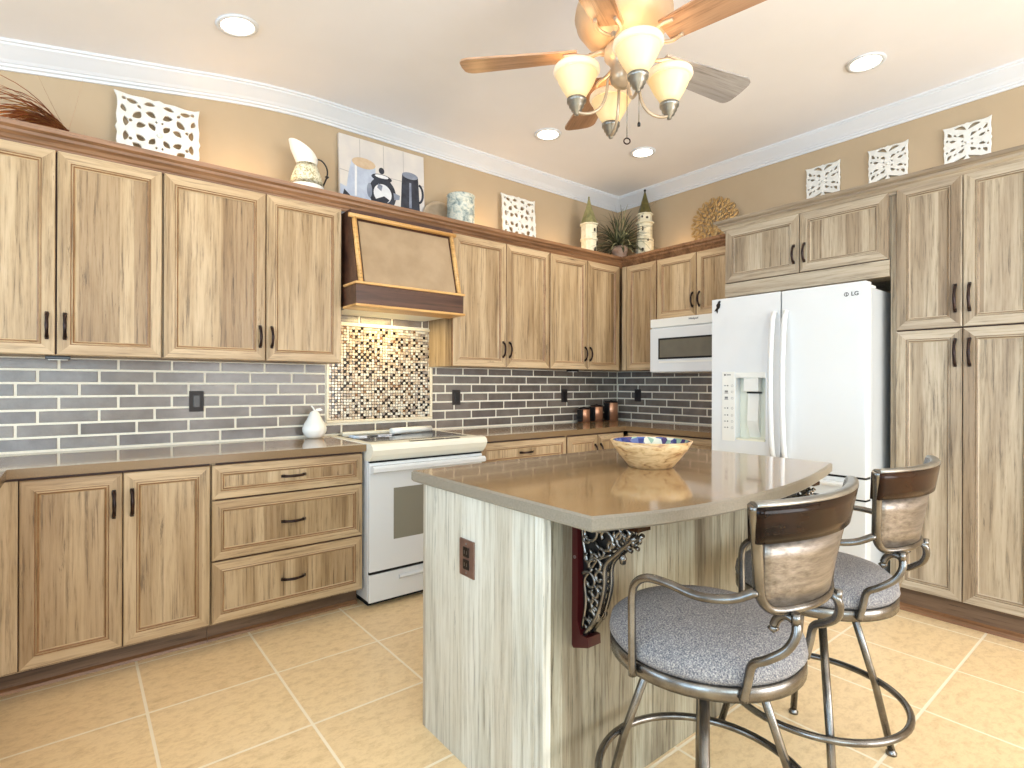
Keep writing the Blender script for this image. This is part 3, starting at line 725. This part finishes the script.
# corbels: plane x=const, projecting to -y from the seating panel
def corbel(label,x):
    t=thing('corbel',label,'corbel',(x,1.116,IZ-.041))
    t_=.026
    # wooden backplate, tapering foot
    MB().prism([(0,-.001),(-.020,-.001),(-.024,-.20),(-.022,-.31),(-.034,-.345),(-.062,-.345),(-.064,-.372),(-.006,-.392),(0,-.385)],-t_,t_,'x','cherry').build('back_plate',t)
    MB().prism([(-.021,-.001),(-.235,-.001),(-.235,-.014),(-.021,-.014)],-t_,t_,'x','rail_dark').build('top_plate',t)
    MB().prism([(-.0225,-.016),(-.20,-.016),(-.165,-.05),(-.12,-.09),(-.10,-.16),(-.09,-.24),(-.05,-.34),(-.0265,-.33)],-.005,.005,'x','black').build('web',t)
    def arc(c,r0,r1,a0,a1,n=22): return [(0,c[0]+(r0+(r1-r0)*i/n)*math.cos(a0+(a1-a0)*i/n),c[1]+(r0+(r1-r0)*i/n)*math.sin(a0+(a1-a0)*i/n)) for i in range(n+1)]
    specs=[arc((-.055,-.05),.034,.006,2.6,2.6+5.6),arc((-.115,-.055),.040,.008,-.5,-.5-6.4),arc((-.175,-.042),.030,.006,3.6,3.6+6),
           arc((-.058,-.19),.030,.006,.5,.5+6),arc((-.075,-.27),.026,.005,-1,-1-5.5),arc((-.05,-.12),.022,.004,2,8),arc((-.085,-.14),.030,.006,-.4,5.2),
           arc((-.205,-.05),.020,.004,4.6,9.8),arc((-.075,-.215),.020,.004,1.5,7.5),arc((-.05,-.315),.018,.004,1,6.5)]
    rr_=random.Random(4)
    for cy_,cz_ in ((-.10,-.10),(-.075,-.12),(-.095,-.17),(-.06,-.235),(-.082,-.245),(-.065,-.29),(-.14,-.07),(-.155,-.035),(-.188,-.030),(-.045,-.07),(-.09,-.03),(-.10,-.205)):
        a0=rr_.uniform(0,6); specs.append(arc((cy_,cz_),rr_.uniform(.014,.022),.004,a0,a0+rr_.choice((-5.5,5.5))))
    for xx in (-.014,.014):
        mb=MB()
        for s_ in specs: mb.tube([(xx,p[1],p[2]) for p in s_],.0058,'pewter',8)
        mb.tube(smooth_path([(xx,-.22,-.03),(xx,-.16,-.085),(xx,-.118,-.13),(xx,-.112,-.2),(xx,-.085,-.28),(xx,-.04,-.345)],5),.007,'pewter',8)
        mb.tube(smooth_path([(xx,-.03,-.03),(xx,-.035,-.09),(xx,-.06,-.15),(xx,-.09,-.12),(xx,-.14,-.095)],5),.005,'pewter',8)
        mb.tube(smooth_path([(xx,-.03,-.33),(xx,-.045,-.25),(xx,-.04,-.19),(xx,-.07,-.15)],5),.005,'pewter',8)
        mb.build('scrollwork',t)
    mb=MB(); mb.lathe([(0,-.075),(.008,-.07),(.011,-.055),(.006,-.045),(0,-.04)],(0,-.165,-.045),'pewter',12); mb.build('drop_finial',t)
    for z in (-.035,-.13): MB().cyl((-t_-.002,-.011,z),(-t_,-.011,z),.005,'steel',12).build('bolt',t)
corbel('iron scrollwork corbel with a cherry red back plate at the near corner of the island',1.145)
corbel('iron scrollwork corbel under the far end of the bowed island top',2.18)

# ------------------------------------------------------------------ bowl and small things
t=thing('wooden_bowl','turned wooden bowl with a blue mosaic inside, on the island','bowl',(1.775,1.335,IZ))
MB().lathe([(0,0),(.080,0),(.088,.006),(.112,.035),(.138,.068),(.158,.104),(.153,.106),(.149,.104)],m='bowl',n=56).build('shell',t)
MB().lathe([(.1488,.1035),(.130,.068),(.104,.034),(.078,.012),(0,.009)],m='bowlin',n=56).build('mosaic_lining',t)
t=thing('ceramic_pear','white ceramic pear standing on the left worktop beside the range','ornament',(1.16,3.40,CT))
MB().lathe([(0,.002),(.035,0),(.055,.012),(.07,.04),(.072,.062),(.062,.09),(.046,.115),(.034,.14),(.027,.158),(.016,.168),(0,.170)],m='pot',n=32).build('fruit',t)
MB().tube(smooth_path([(0,0,.165),(-.006,0,.182),(-.02,0,.20)],4),.005,'pot',8).build('stem',t)
MB().prism([(.0,.168),(.012,.182),(.034,.185),(.05,.172),(.032,.168),(.014,.166)],-.004,.004,'y','pot').build('leaf',t)
for k,(x,y,r,h,lb) in enumerate(((3.555,3.40,.052,.125,'smallest copper canister, leftmost of the three in the corner'),(3.725,3.405,.056,.145,'medium copper canister, middle of the three in the corner'),(3.925,3.405,.062,.178,'tallest copper canister, rightmost of the three in the corner'))):
    t=thing('canister',lb,'canister',(x,y,CT),group='copper canisters in the corner')
    MB().lathe([(0,.001),(r,.001),(r,h-.012),(r-.002,h-.010),(0,h-.010)],m='copper',n=32).build('body',t)
    MB().lathe([(0,h-.0095),(r+.002,h-.0095),(r+.002,h+.001),(r*.6,h+.006),(.010,h+.008),(.010,h+.013),(0,h+.014)],m='bronze',n=32).build('lid',t)
    MB().box((-r-.014,-.030,.006),(-r+.012,.02,h-.012),'black',.004).build('dark_side_strip',t)  # black strip along the left side of each canister

# ------------------------------------------------------------------ decor above the cabinets
TZ=2.331
def leafhole(c,L,W,a,bend=0,n=7):
    W*=1.35
    up=[];dn=[]
    for i in range(n+1):
        u=i/n; x=(u-.5)*L; w=W*math.sin(PI*u)**.8/2; y0=bend*math.sin(PI*u)
        up.append((x,y0+w)); dn.append((x,y0-w))
    pts=up+dn[-2:0:-1]; ca,sa=math.cos(a),math.sin(a)
    return [(c[0]+x*ca-y*sa,c[1]+x*sa+y*ca) for x,y in pts]
def scallop(w,h,amp,n=64):
    out=[]
    def edge(p,q,nx_,ny_):
        for i in range(n//4):
            u=i/(n//4); b=abs(math.sin(3*PI*u))*amp*-1+ (amp*1.4 if .44<u<.56 else 0) + (amp*.9 if u<.06 or u>.94 else 0)
            out.append((p[0]+(q[0]-p[0])*u+nx_*b,p[1]+(q[1]-p[1])*u+ny_*b))
    edge((-w,-h),(w,-h),0,-1); edge((w,-h),(w,h),1,0); edge((w,h),(-w,h),0,1); edge((-w,h),(-w,-h),-1,0)
    return out
def mirror4(hs):
    out=[]
    for h in hs:
        for sx in(1,-1):
            for sy in (1,-1):
                p=[(x*sx,y*sy) for x,y in h]; out.append(p if sx*sy>0 else p[::-1])
    return out
def panel_dense(w,h):
    hs=[leafhole((w*.18,h*.20),w*.26,h*.12,.9,.02*w),leafhole((w*.42,h*.16),w*.26,h*.13,-.5,.03*w),leafhole((w*.20,h*.52),w*.28,h*.13,.4,.03*w),
        leafhole((w*.52,h*.45),w*.30,h*.14,2.3,.03*w),leafhole((w*.78,h*.2),w*.30,h*.11,1.5,.02*w),leafhole((w*.22,h*.8),w*.30,h*.10,-.15,.02*w),
        leafhole((w*.62,h*.80),w*.30,h*.11,.15,-.02*w),leafhole((w*.8,h*.55),w*.24,h*.10,1.2,-.02*w),leafhole((w*.80,h*.82),w*.13,h*.08,.8),leafhole((w*.46,h*.68),w*.14,h*.07,.8),leafhole((w*.66,h*.25),w*.12,h*.08,.1)]
    hs.append(leafhole((w*.07,h*.36),w*.10,h*.05,1.4))
    return mirror4(hs)
def panel_scroll(w,h):
    hs=[leafhole((w*.30,h*.72),w*.62,h*.15,.35,.10*w),leafhole((w*.72,h*.58),w*.34,h*.13,.9,-.04*w),leafhole((w*.26,h*.34),w*.34,h*.13,.5,.06*w),
        leafhole((w*.60,h*.24),w*.34,h*.12,.25,-.03*w),leafhole((w*.50,h*.48),w*.20,h*.09,.6),leafhole((w*.84,h*.30),w*.16,h*.10,1.1),leafhole((w*.20,h*.12),w*.16,h*.08,.1)]
    return mirror4(hs)
def wall_panel(label,w,h,loc,rz,fn,tilt=0,group=None):
    t=thing('carved_panel',label,'wall decor',loc,rz,group)
    o=cut_plate('fretwork',scallop(w/2*.97,h/2*.97,w*.018),fn(w/2,h/2),.010,'panelwhite',t,bev=.002)
    # raised rosette and ribs
    ro=MB().lathe([(0,.010),(w*.02,.009),(w*.035,.004),(w*.036,0)],(0,-.006,0),'panelwhite',16,True,Matrix.Rotation(PI/2,3,'X')).build('rosette',t)
    t.rotation_euler=(tilt,0,rz)
    return t
wall_panel('large carved white fretwork panel leaning above the left wall cabinets',.385,.385,(.348,3.44,2.565),0,panel_dense,-.06)
wall_panel('carved white fretwork panel leaning between the floral tin and the green-roofed tower',.36,.40,(2.83,3.44,2.585),0,panel_dense,-.06)
for y,lb in ((1.625,'carved white scroll panel on the right wall, leftmost of three'),(1.232,'carved white scroll panel on the right wall, middle of three'),(.830,'carved white scroll panel on the right wall, rightmost of three')):
    wall_panel(lb,.225,.235,(WB-.014,y,2.685),RB,panel_scroll,0,'white scroll panels above the refrigerator cabinet and pantry')
# pitcher
t=thing('pitcher','cream floral pitcher with a black wire handle above the hood-side wall cabinet','pitcher',(1.085,3.33,TZ)); t.scale=(1.15,1.15,1.0)
MB().lathe([(0,.001),(.088,.001),(.093,.02),(.088,.06),(.086,.10)],m='pot',n=36).build('base',t)
MB().lathe([(.086,.1005),(.076,.15),(.062,.20),(.050,.235)],m='relief',n=36).build('body',t)
bm=bmesh.new(); n=36; rings=[]
for j,(r,z,dx,tl) in enumerate(((.050,.2355,0,0),(.056,.262,-.004,.02),(.062,.285,-.012,.08),(.060,.31,-.022,.14))):
    ring=[]
    for i in range(n):
        a=2*PI*i/n; x=r*math.cos(a)*(1.0+.05*j)+dx; ring.append(bm.verts.new((x,r*math.sin(a),z-x*tl*4.2)))
    rings.append(ring)
for a,b in zip(rings,rings[1:]):
    for i in range(n): bm.faces.new((a[i],a[(i+1)%n],b[(i+1)%n],b[i]))
MB().bm(bm,'pot',True).build('spout',t)
MB().tube(smooth_path([(.045,0,.285),(.08,0,.28),(.105,0,.245),(.108,0,.20),(.09,0,.14),(.08,0,.12)],5),.0045,'black',8).build('handle',t)
MB().lathe([(0,-.012),(.012,0),(0,.012)],(.107,0,.19),'black',10).build('bead',t)
# canvas painting
t=thing('canvas_painting','unframed canvas painting of a bowl, teapot and dark mug in greys','painting',(1.335,3.455,TZ),0)
t.rotation_euler=(-.05,0,0)
cw,chh=.625,.555
MB().box((0,-.012,0),(cw,.012,chh),simple('canvas_backdrop',(226,218,208),(212,205,200),6,.8),.002).build('canvas',t)
def art(pl,m,d=.0005,name='painted_shape'):
    return MB().prism(pl,-.0122-d,-.0121,'y',m).build(name,t)
cl=simple('paint_pale_blue',(196,204,218),(178,186,204),20,.8); cm=simple('paint_cool_grey',(150,156,170),(120,126,142),18,.8)
cd=simple('paint_charcoal',(64,66,76),(44,46,54),15,.8); ck=simple('paint_beige',(214,190,160),(200,172,140),20,.8); cwht=simple('paint_white',(238,238,238),(222,222,226),15,.8); cln=mat('paint_line',(176,170,166),.8)
def ell(cx,cz,rx,rz,n=28): return [(cx+rx*math.cos(2*PI*i/n),cz+rz*math.sin(2*PI*i/n)) for i in range(n)]
art([(0.003,0.003),(cw-.003,.003),(cw-.003,.10),(.30,.14),(.003,.22)],cl,.0004,'painted_table')
for pl in ([(.14,.34),(.143,.34),(.143,.55),(.14,.55)],[(.003,.315),(.12,.305),(.12,.309),(.003,.319)],[(.31,.37),(.313,.37),(.313,.55),(.31,.55)],[(.46,.33),(.463,.33),(.463,.55),(.46,.55)],[(.25,.335),(.622,.335),(.622,.339),(.25,.339)]): art(pl,cln,.0006,'painted_tile_line')
art([(.04,.16),(.06,.30),(.085,.40),(.25,.38),(.255,.16),(.20,.08),(.09,.08)],cl,.0008,'painted_bowl'); art([(.10,.16),(.115,.16),(.12,.38),(.105,.38)],cwht,.0012,'painted_highlight')
art(ell(.168,.392,.083,.036),ck,.0016,'painted_bowl_rim')
art([(.02,.15),(.10,.10),(.10,.13),(.03,.19)],cd,.001,'painted_shadow')
art(ell(.300,.215,.100,.112),cd,.0016,'painted_teapot'); art(ell(.300,.215,.066,.066),cwht,.002,'painted_teapot_shine'); art([(.25,.17),(.30,.12),(.35,.18),(.31,.20)],cd,.0024,'painted_reflection'); art([(.26,.25),(.29,.23),(.30,.27),(.27,.28)],cm,.0024,'painted_reflection')
art(ell(.295,.322,.075,.026),cd,.0022,'painted_lid'); art(ell(.295,.332,.05,.012),cwht,.0026,'painted_lid_shine'); art(ell(.295,.372,.02,.022),cd,.0022,'painted_knob'); art([(.385,.19),(.425,.20),(.43,.23),(.38,.24)],cm,.0018,'painted_spout')
art(ell(.205,.22,.018,.05),cm,.0022,'painted_handle')
art([(.435,.15),(.450,.39),(.575,.39),(.585,.15),(.555,.11),(.465,.11)],cd,.0016,'painted_mug'); art(ell(.512,.39,.062,.024),cm,.002,'painted_mug_rim'); art([(.50,.16),(.52,.16),(.52,.34),(.505,.34)],cm,.0022,'painted_mug_shine')
MB().tube([(.575+.036*math.cos(a),-.0135,.275+.065*math.sin(a)) for a in [(-1.4+2.8*i/12) for i in range(13)]],.008,cd,8).build('painted_mug_handle',t)
# round tray edge seen behind the tin
t=thing('round_tray','low round metal tray leaning behind the floral tin','tray',(2.08,3.43,TZ)); 
MB().lathe([(.15,-.006),(.155,.002),(.15,.006),(.135,.002),(0,.002),(0,-.004),(.135,-.004)],(0,0,.10),'fanmetal',40,True,Matrix.Rotation(PI/2-.1,3,'X')@Matrix.Scale(1,3)).build('disc',t); t.scale=(1,1,1)
t=thing('floral_tin','round floral painted tin with ribbed bands above the right wall cabinets','tin',(2.17,3.30,TZ))
MB().lathe([(0,.001),(.098,.001),(.098,.06),(.102,.065),(.098,.07),(.098,.13),(.102,.135),(.098,.14),(.098,.20),(.102,.205),(.098,.21),(.099,.262),(.104,.27),(.099,.275),(.095,.27),(.095,.015),(0,.014)],m='tin',n=40).build('pail',t)
# towers
def tower(label,loc,s,kind,rz=0):
    t=thing('tower_ornament',label,'ornament',loc,rz); t.scale=(.87,.87,.91) if kind==0 else (.92,.92,.96)
    if kind==0:
        MB().lathe([(0,.001),(.080,.001),(.080,.19),(.092,.195),(.094,.205),(.082,.21),(.082,.335),(.096,.342),(.096,.35),(.0,.35)],m='shopcream',n=8,smooth=False).build('tower_body',t)
        MB().lathe([(0,.3505),(.090,.3505),(.060,.43),(.028,.52),(.008,.60),(0,.60)],m='cone',n=8,smooth=False).build('roof',t)
        MB().lathe([(0,.598),(.008,.60),(.010,.61),(0,.625)],m='cone',n=10).build('finial',t)
        wn_=((-.03,.285,.010,.016),(.035,.30,.006,.03),(-.02,.09,.012,.03),(.035,.17,.010,.02))
    else:
        MB().lathe([(0,.001),(.085,.001),(.085,.22),(.080,.225),(.072,.225),(.072,.36),(.088,.366),(.088,.378),(.068,.382),(.068,.44),(.080,.446),(.080,.455),(0,.455)],m='shopcream',n=8,smooth=False).build('tower_body',t)
        MB().lathe([(0,.4555),(.070,.4555),(.045,.53),(.018,.62),(.006,.665),(0,.665)],m='coned',n=8,smooth=False).build('roof',t)
        MB().lathe([(0,.663),(.010,.668),(.012,.68),(0,.69)],m='black',n=10).build('finial',t)
        wn_=((-.02,.31,.008,.022),(.02,.41,.012,.010),(-.02,.115,.012,.014),(.03,.20,.010,.01),(-.025,.42,.008,.01))
    for x,z,a,b in wn_:
        y=-math.cos(PI/8)*(.078 if kind==0 else (.08 if z<.22 else .067 if z<.37 else .063))-.003
        MB().prism(ell(x,z,a,b,14),y-.004,y+.012,'y','winbrown').build('window',t)
tower('cream tower ornament with a green-gold roof, left of the potted plant',(3.505,3.30,TZ),1,0,.4)
tower('taller cream tower ornament with a dark pointed roof, right of the potted plant',(3.96,3.05,TZ),1,1,-.9)
# blades (BO = the thing's own place, so that blades stay clear of walls and cabinet tops)
BO=[0,0,0]
def blade(mb,base,d,L,droop,w,m,curve=0,n=7):
    d=Vector(d).normalized(); p=Vector(base); side=d.cross(Vector((0,0,1))); side=side.normalized() if side.length>.01 else Vector((1,0,0))
    vs=[];fs=[]
    v=d.copy()
    for i in range(n+1):
        u=i/n; ww=w*(1-u)**.6*(.5+.5*min(1,u*5))+.0010
        vs+= [Vector((min(q.x,WB-.014-BO[0]),min(q.y,WA-.014-BO[1]),max(q.z,BO[2]-TZ+.008))) for q in (p-side*ww,p+side*ww,p+Vector((0,0,ww*.5)))]
        v=(v+Vector((0,0,-droop/n))+side*(curve/n)).normalized(); p=p+v*(L/n)
    for i in range(n):
        a=i*3;b=a+3; fs+=[(a,b,b+2,a+2),(a+2,b+2,b+1,a+1),(a+1,b+1,b,a)]
    mb.add(vs,fs,m,False)
random.seed(7)
t=thing('potted_plant','spiky grey-green potted plant in the corner between two towers','plant',(3.80,3.20,TZ))
MB().lathe([(0,.001),(.055,.001),(.066,.10),(.072,.10),(.074,.145),(.066,.145),(.062,.13),(0,.13)],m='clay',n=24).build('pot',t)
mb=MB(); BO[:]=[3.80,3.20,2.375]
for i in range(190):
    a=random.uniform(0,2*PI); e=random.uniform(.35,1.5); L=random.uniform(.28,.42)
    if e<1.0 and -.3<a<2.0: L*=.65
    blade(mb,(random.uniform(-.03,.03),random.uniform(-.03,.03),.135),(math.cos(a)*math.cos(e),math.sin(a)*math.cos(e),math.sin(e)),L,random.uniform(.7,2.3),random.uniform(.005,.010),random.choice(['leaf','leaf','leaf_lt']),random.uniform(-.4,.4))
for a,L in ((2.2,.52),(1.2,.50),(5.4,.56),(.2,.5),(4.1,.42)):
    blade(mb,(0,0,.135),(math.cos(a)*.45,math.sin(a)*.45,1),L,.9,.004,'leaf',.2)
mb.build('foliage',t,fix=False)
t=thing('dried_grass_bunch','bundle of russet dried grass lying above the far left wall cabinet','dried grass',(-.05,3.36,TZ))
mb=MB(); BO[:]=[-.05,3.36,2.375]
random.seed(11)
for i in range(80):
    e=random.uniform(.35,1.15); a=PI+random.uniform(-.5,.5)
    blade(mb,(random.uniform(-.01,.03),random.uniform(-.02,.02),.11+random.uniform(-.02,.02)),(math.cos(a)*math.cos(e),math.sin(a)*math.cos(e)*.6,math.sin(e)),random.uniform(.22,.42),random.uniform(1.2,2.4),random.uniform(.004,.007),random.choice(['grassred','grassred','grassgold']),random.uniform(-.2,.2))
for dx,e in ((.25,1.2),(.05,1.3),(-.5,1.05)):
    blade(mb,(.02,0,.11),(dx,.0,1),.30,-.3,.003,'grassred',.3)
mb.build('stems',t,fix=False)
MB().tube([(.0,0,.10),(.06,-.01,.03),(.12,-.01,.012)],.016,'grassred',8).build('tied_stalks',t)
# gold openwork tree disc
t=thing('metal_tree_disc','round gold openwork tree-of-life ornament above the microwave cabinet','wall decor',(WB-.05,2.44,TZ+.235),RB)
mb=MB(); R_=.205
import random as _r; _r.seed(3)
def flat_leaf(cx,cz,L,W,a,y): 
    pl=leafhole((cx,cz),L,W,a); mb.prism(pl,y-.003,y+.003,'y','goldleaf')
for ring,(rr,cnt,L) in enumerate(((.195,36,.050),(.158,32,.048),(.120,24,.042),(.082,16,.038),(.045,8,.032))):
    for i in range(cnt):
        a=2*PI*(i+.5*(ring%2))/cnt
        if ring<2 and abs(((a+PI/2+PI)%(2*PI))-PI)<.28: continue
        flat_leaf(rr*math.cos(a),rr*math.sin(a),L,.016,a+.5*(1 if i%2 else -1),0.003*(ring%2))
for a in [i*.30-1.2 for i in range(9)]:
    mb.tube(smooth_path([(0,0,-.21),(math.sin(a)*.02,0,-.09),(math.sin(a)*.09,0,math.cos(a)*.05),(math.sin(a)*.19,0,math.cos(a)*.19)],5),.0035,'goldleaf',6)
mb.build('openwork',t)

# ------------------------------------------------------------------ stools
def stool(label,loc,rz,base_a):
    t=thing('bar_stool',label,'stool',loc,rz,'swivel counter stools at the island')
    r=.233
    MB().lathe([(0,.572),(r-.012,.572),(r,.576),(r,.604),(r-.006,.608),(0,.608)],m='pewter',n=48).build('seat_frame',t)
    MB().lathe([(0,.6085),(r-.008,.6085),(r+.002,.622),(r-.002,.645),(r-.03,.668),(r-.09,.684),(.06,.690),(0,.690)],m='fabric',n=48).build('seat_cushion',t)
    MB().lathe([(0,.545),(.15,.545),(.155,.552),(.155,.5715),(0,.5715)],m='pewter',n=32).build('swivel_plate',t)
    for k in range(4):
        a=base_a+math.radians((93,34,-27,-147)[k]); c,s=math.cos(a),math.sin(a)
        lg=MB().tube([(.135*c,.135*s,.55),(.243*c,.243*s,.25),(.308*c,.308*s,.02)],.0115,'pewter',12).build('leg',t)
        MB().lathe([(0,0),(.016,0),(.017,.008),(.012,.014),(.010,.022),(0,.022)],(.310*c,.310*s,0),'pewter',16).build('foot_glide',lg)
    n=56; MB().tube([(.262*math.cos(2*PI*i/n),.262*math.sin(2*PI*i/n),.25) for i in range(n)],.0105,'pewter',10,True).build('footrest_ring',t)
    # backrest surface
    def S(u,v,o=0):
        wd=.163+.066*v; x=u*wd-.025; y=-.286-.032*v+.052*u*u; z=.798+.228*v
        nx,ny=u*.35,-1.0; l=math.hypot(nx,ny)
        return Vector((x+nx/l*o,y+ny/l*o,z))
    def sheet(u0,u1,v0,v1,o0,o1,m,nu=20,nv=4,curve=None):
        bm=bmesh.new(); G_=[]
        for o in (o0,o1):
            g=[[bm.verts.new(S(u0+(u1-u0)*i/nu,(v0+(v1-v0)*j/nv)+(curve(u0+(u1-u0)*i/nu)*(1-j/nv) if curve else 0),o)) for j in range(nv+1)] for i in range(nu+1)]; G_.append(g)
        for gi,g in enumerate(G_):
            for i in range(nu):
                for j in range(nv): bm.faces.new((g[i][j],g[i+1][j],g[i+1][j+1],g[i][j+1]))
        A,B=G_
        for i in range(nu):
            for j in (0,nv): bm.faces.new((A[i][j],A[i+1][j],B[i+1][j],B[i][j]))
        for j in range(nv):
            for i in (0,nu): bm.faces.new((A[i][j],A[i][j+1],B[i][j+1],B[i][j]))
        return MB().bm(bm,m,True)
    sheet(-.92,.92,.04,.64,-.002,.002,'backsheet',24,4).build('back_panel',t)
    sheet(-1.03,1.03,.66,.985,-.013,.013,'rail_dark',28,4).build('top_rail',t)
    mb=MB(); pth=[S(-1.02,1.0),S(-1.0,.8),S(-.98,.4),S(-.96,.16),S(-.86,.03)]+[S(u/10,.0) for u in range(-7,8,2)]+[S(.86,.03),S(.96,.16),S(.98,.4),S(1.0,.8),S(1.02,1.0)]
    mb.tube(smooth_path(pth,4),.0095,'pewter',10,flat=(1,1.2)); mb.tube([S(u/10*1.02,1.0) for u in range(-10,11)],.0085,'pewter_lt',10,flat=(.8,1.5)); mb.build('back_frame',t)
    for sd in (-1,1):
        p=[(sd*.243,.030,.580),(sd*.245,.030,.68),(sd*.245,.030,.765),(sd*.245,.018,.798),(sd*.246,-.015,.818),(sd*.246,-.07,.820),(sd*.238-.005,-.14,.814),(sd*.208-.015,-.20,.822),S(sd*.99,.2)]
        MB().tube(smooth_path(p,5),.0095,'pewter',10).build('arm',t)
        q=[(sd*.148,-.186,.585),(sd*.148,-.196,.63),(sd*.147,-.205,.668),(sd*.138-.008,-.235,.690),(sd*.122-.015,-.268,.718),(sd*.108-.022,-.284,.750),(sd*.100-.024,-.282,.776),(sd*.098-.024,-.262,.784),(sd*.098-.024,-.245,.772),(sd*.100-.024,-.238,.756)]
        mb=MB(); mb.tube(smooth_path(q,5),.0095,'pewter',10)
        mb.lathe([(0,-.012),(.012,0),(0,.012)],(sd*.100-.024,-.237,.750),'pewter',12); mb.tube([(sd*.102-.024,-.283,.772),(sd*.104-.024,-.284,.797)],.009,'pewter',8); mb.build('back_support',t)
    return t
stool('swivel stool with grey speckled seat nearest the camera at the island',(1.247,.775,0),0,0)
stool('swivel stool with grey speckled seat between the near stool and the pantry',(1.885,.775,0),0,0)

# ------------------------------------------------------------------ ceiling lights
for x,y,lb in ((.605,2.87,'lit recessed ceiling light above the left wall cabinets'),(3.393,1.123,'lit recessed ceiling light in front of the pantry wall'),(2.619,2.863,'lit recessed ceiling light just behind the lower fan blade'),(3.386,2.627,'lit recessed ceiling light nearest the room corner')):
    z=cz(x); t=thing('recessed_light',lb,'ceiling light',(x,y,z)); 
    if x<BX: t.rotation_euler=(0,-math.atan(SL),0)
    MB().lathe([(.072,-.001),(.095,-.001),(.093,-.008),(.078,-.010),(.072,-.006)],m='crown',n=32).build('trim_ring',t)
    MB().lathe([(0,-.001),(.072,-.001),(.070,-.005),(0,-.006)],m='bulb',n=32).build('lamp',t)
    spot('downlight',(x,y,z-.03),15,(1,.86,.68),150)
# warm lamps hidden on the cabinet tops
for p,e in (((.75,3.32,2.40),1.6),((2.45,3.38,2.40),1.5),((3.25,3.38,2.40),.9),((4.0,2.75,2.40),.8),((-.3,3.36,2.40),.5)):
    point('cabinet_top_lamp',p,e,(1,.66,.30),.04)

# ------------------------------------------------------------------ ceiling fan
FX,FY=1.761,1.467
FZ=2.61
t=thing('ceiling_fan','five-blade ceiling fan with a four-shade light kit','ceiling fan',(FX,FY,0))
MB().lathe([(0,CZ-.0005),(.10,CZ-.0005),(.10,CZ-.02),(.07,CZ-.06),(.055,CZ-.07),(.05,2.86),(0,2.86)],m='fanhouse',n=40).build('canopy',t)
MB().lathe([(0,2.859),(.08,2.859),(.16,2.84),(.195,2.80),(.200,2.765),(.192,2.755),(.192,2.735),(.16,2.69),(.11,2.655),(.085,2.645),(0,2.645)],m='fanhouse',n=48).build('motor_housing',t)
MB().lathe([(0,2.644),(.07,2.644),(.078,2.63),(.078,2.60),(.06,2.58),(.05,2.555),(.055,2.53),(.052,2.50),(.038,2.485),(.02,2.475),(0,2.47)],m='fanmetal',n=32).build('light_hub',t)
for k in range(5):
    a=math.radians(132.2-72*k)
    m='fangrey' if k in (2,) else 'fanwood'
    b=bpy.data.objects.new('blade',None)
    # blade outline: local x outward
    pl=[]
    for i in range(9): 
        u=i/8; pl.append((.19+.45*u, .056+.027*u))
    for i in range(1,8):
        an=PI/2-PI*i/8; 
        pl.append((.64+.045*math.cos(an)*1.0+ .0, .083*math.copysign(abs(math.sin(an))**.5,math.sin(an))))
    for i in range(9):
        u=1-i/8; pl.append((.19+.45*u,-(.056+.027*u)))
    mbb=MB().prism(pl,-.004,.004,'z',m); bo=mbb.build('blade',t)
    bo.matrix_local=Matrix.Translation((0,0,FZ+.012))@Matrix.Rotation(a,4,'Z')@Matrix.Rotation(math.radians(-12),4,'X')
    mb=MB(); 
    for sd in (-1,1):
        mb.tube(smooth_path([(.085,0,.012),(.13,sd*.010,-.006),(.165,sd*.030,-.014),(.20,sd*.046,-.012),(.245,sd*.040,-.010)],5),.0075,'fanmetal',8)
    mb.tube([(.06,0,.012),(.14,0,-.004)],.011,'fanmetal',8)
    br=mb.build('blade_bracket',bo)
# four arms with shades; placed around the hub
for k in range(4):
    a=math.radians(-124+90*k)
    ca,sa=math.cos(a),math.sin(a); rr=.195
    R_=lambda x,z:(x*ca,x*sa,z)
    arm=MB().tube(smooth_path([R_(.045,2.525),R_(.064,2.505),R_(.070,2.45),R_(.088,2.40),R_(.12,2.370),R_(.158,2.360),R_(rr,2.366)],6),.0065,'fanmetal',10).build('light_arm',t)
    cx,cy=rr*ca,rr*sa
    MB().lathe([(0,2.350),(.009,2.353),(.010,2.364),(.021,2.369),(.023,2.381),(.030,2.385),(.031,2.400),(.039,2.404),(.040,2.417),(0,2.417)],(cx,cy,0),'pewter_lt',28).build('lamp_cup',arm)
    MB().lathe([(.034,2.4175),(.046,2.440),(.062,2.466),(.076,2.494),(.083,2.514),(.083,2.518),(.079,2.517),(.072,2.495),(.058,2.468),(.042,2.442),(.030,2.419)],(cx,cy,0),'shade',36).build('lamp_shade',arm)
    MB().lathe([(.083,2.5185),(.090,2.520),(.095,2.530),(.093,2.543),(.084,2.547),(.079,2.540),(.079,2.5195)],(cx,cy,0),'shaderim',36).build('shade_rim',arm)
    point('fan_bulb',(FX+cx,FY+cy,2.50),.8,(1,.74,.46),.03)
for dx,dy,z1,z0 in ((.0,-.02,2.48,2.26),(.045,-.045,2.50,2.33)):
    ch=MB().tube([(dx,dy,z1),(dx,dy,z0)],.0016,'pewter',6).build('pull_chain',t)
    if z0<2.3: MB().tube([(dx+.013*math.cos(i*.524)*_R.x,dy+.013*math.cos(i*.524)*_R.y,z0-.013+.012*math.sin(i*.524)) for i in range(12)],.0028,'bronze',8,True).build('pull_ring',ch)
    else: MB().lathe([(0,-.02),(.006,-.018),(.007,-.008),(.003,0),(0,0)],(dx,dy,z0),'black',12).build('pull_knob',ch)
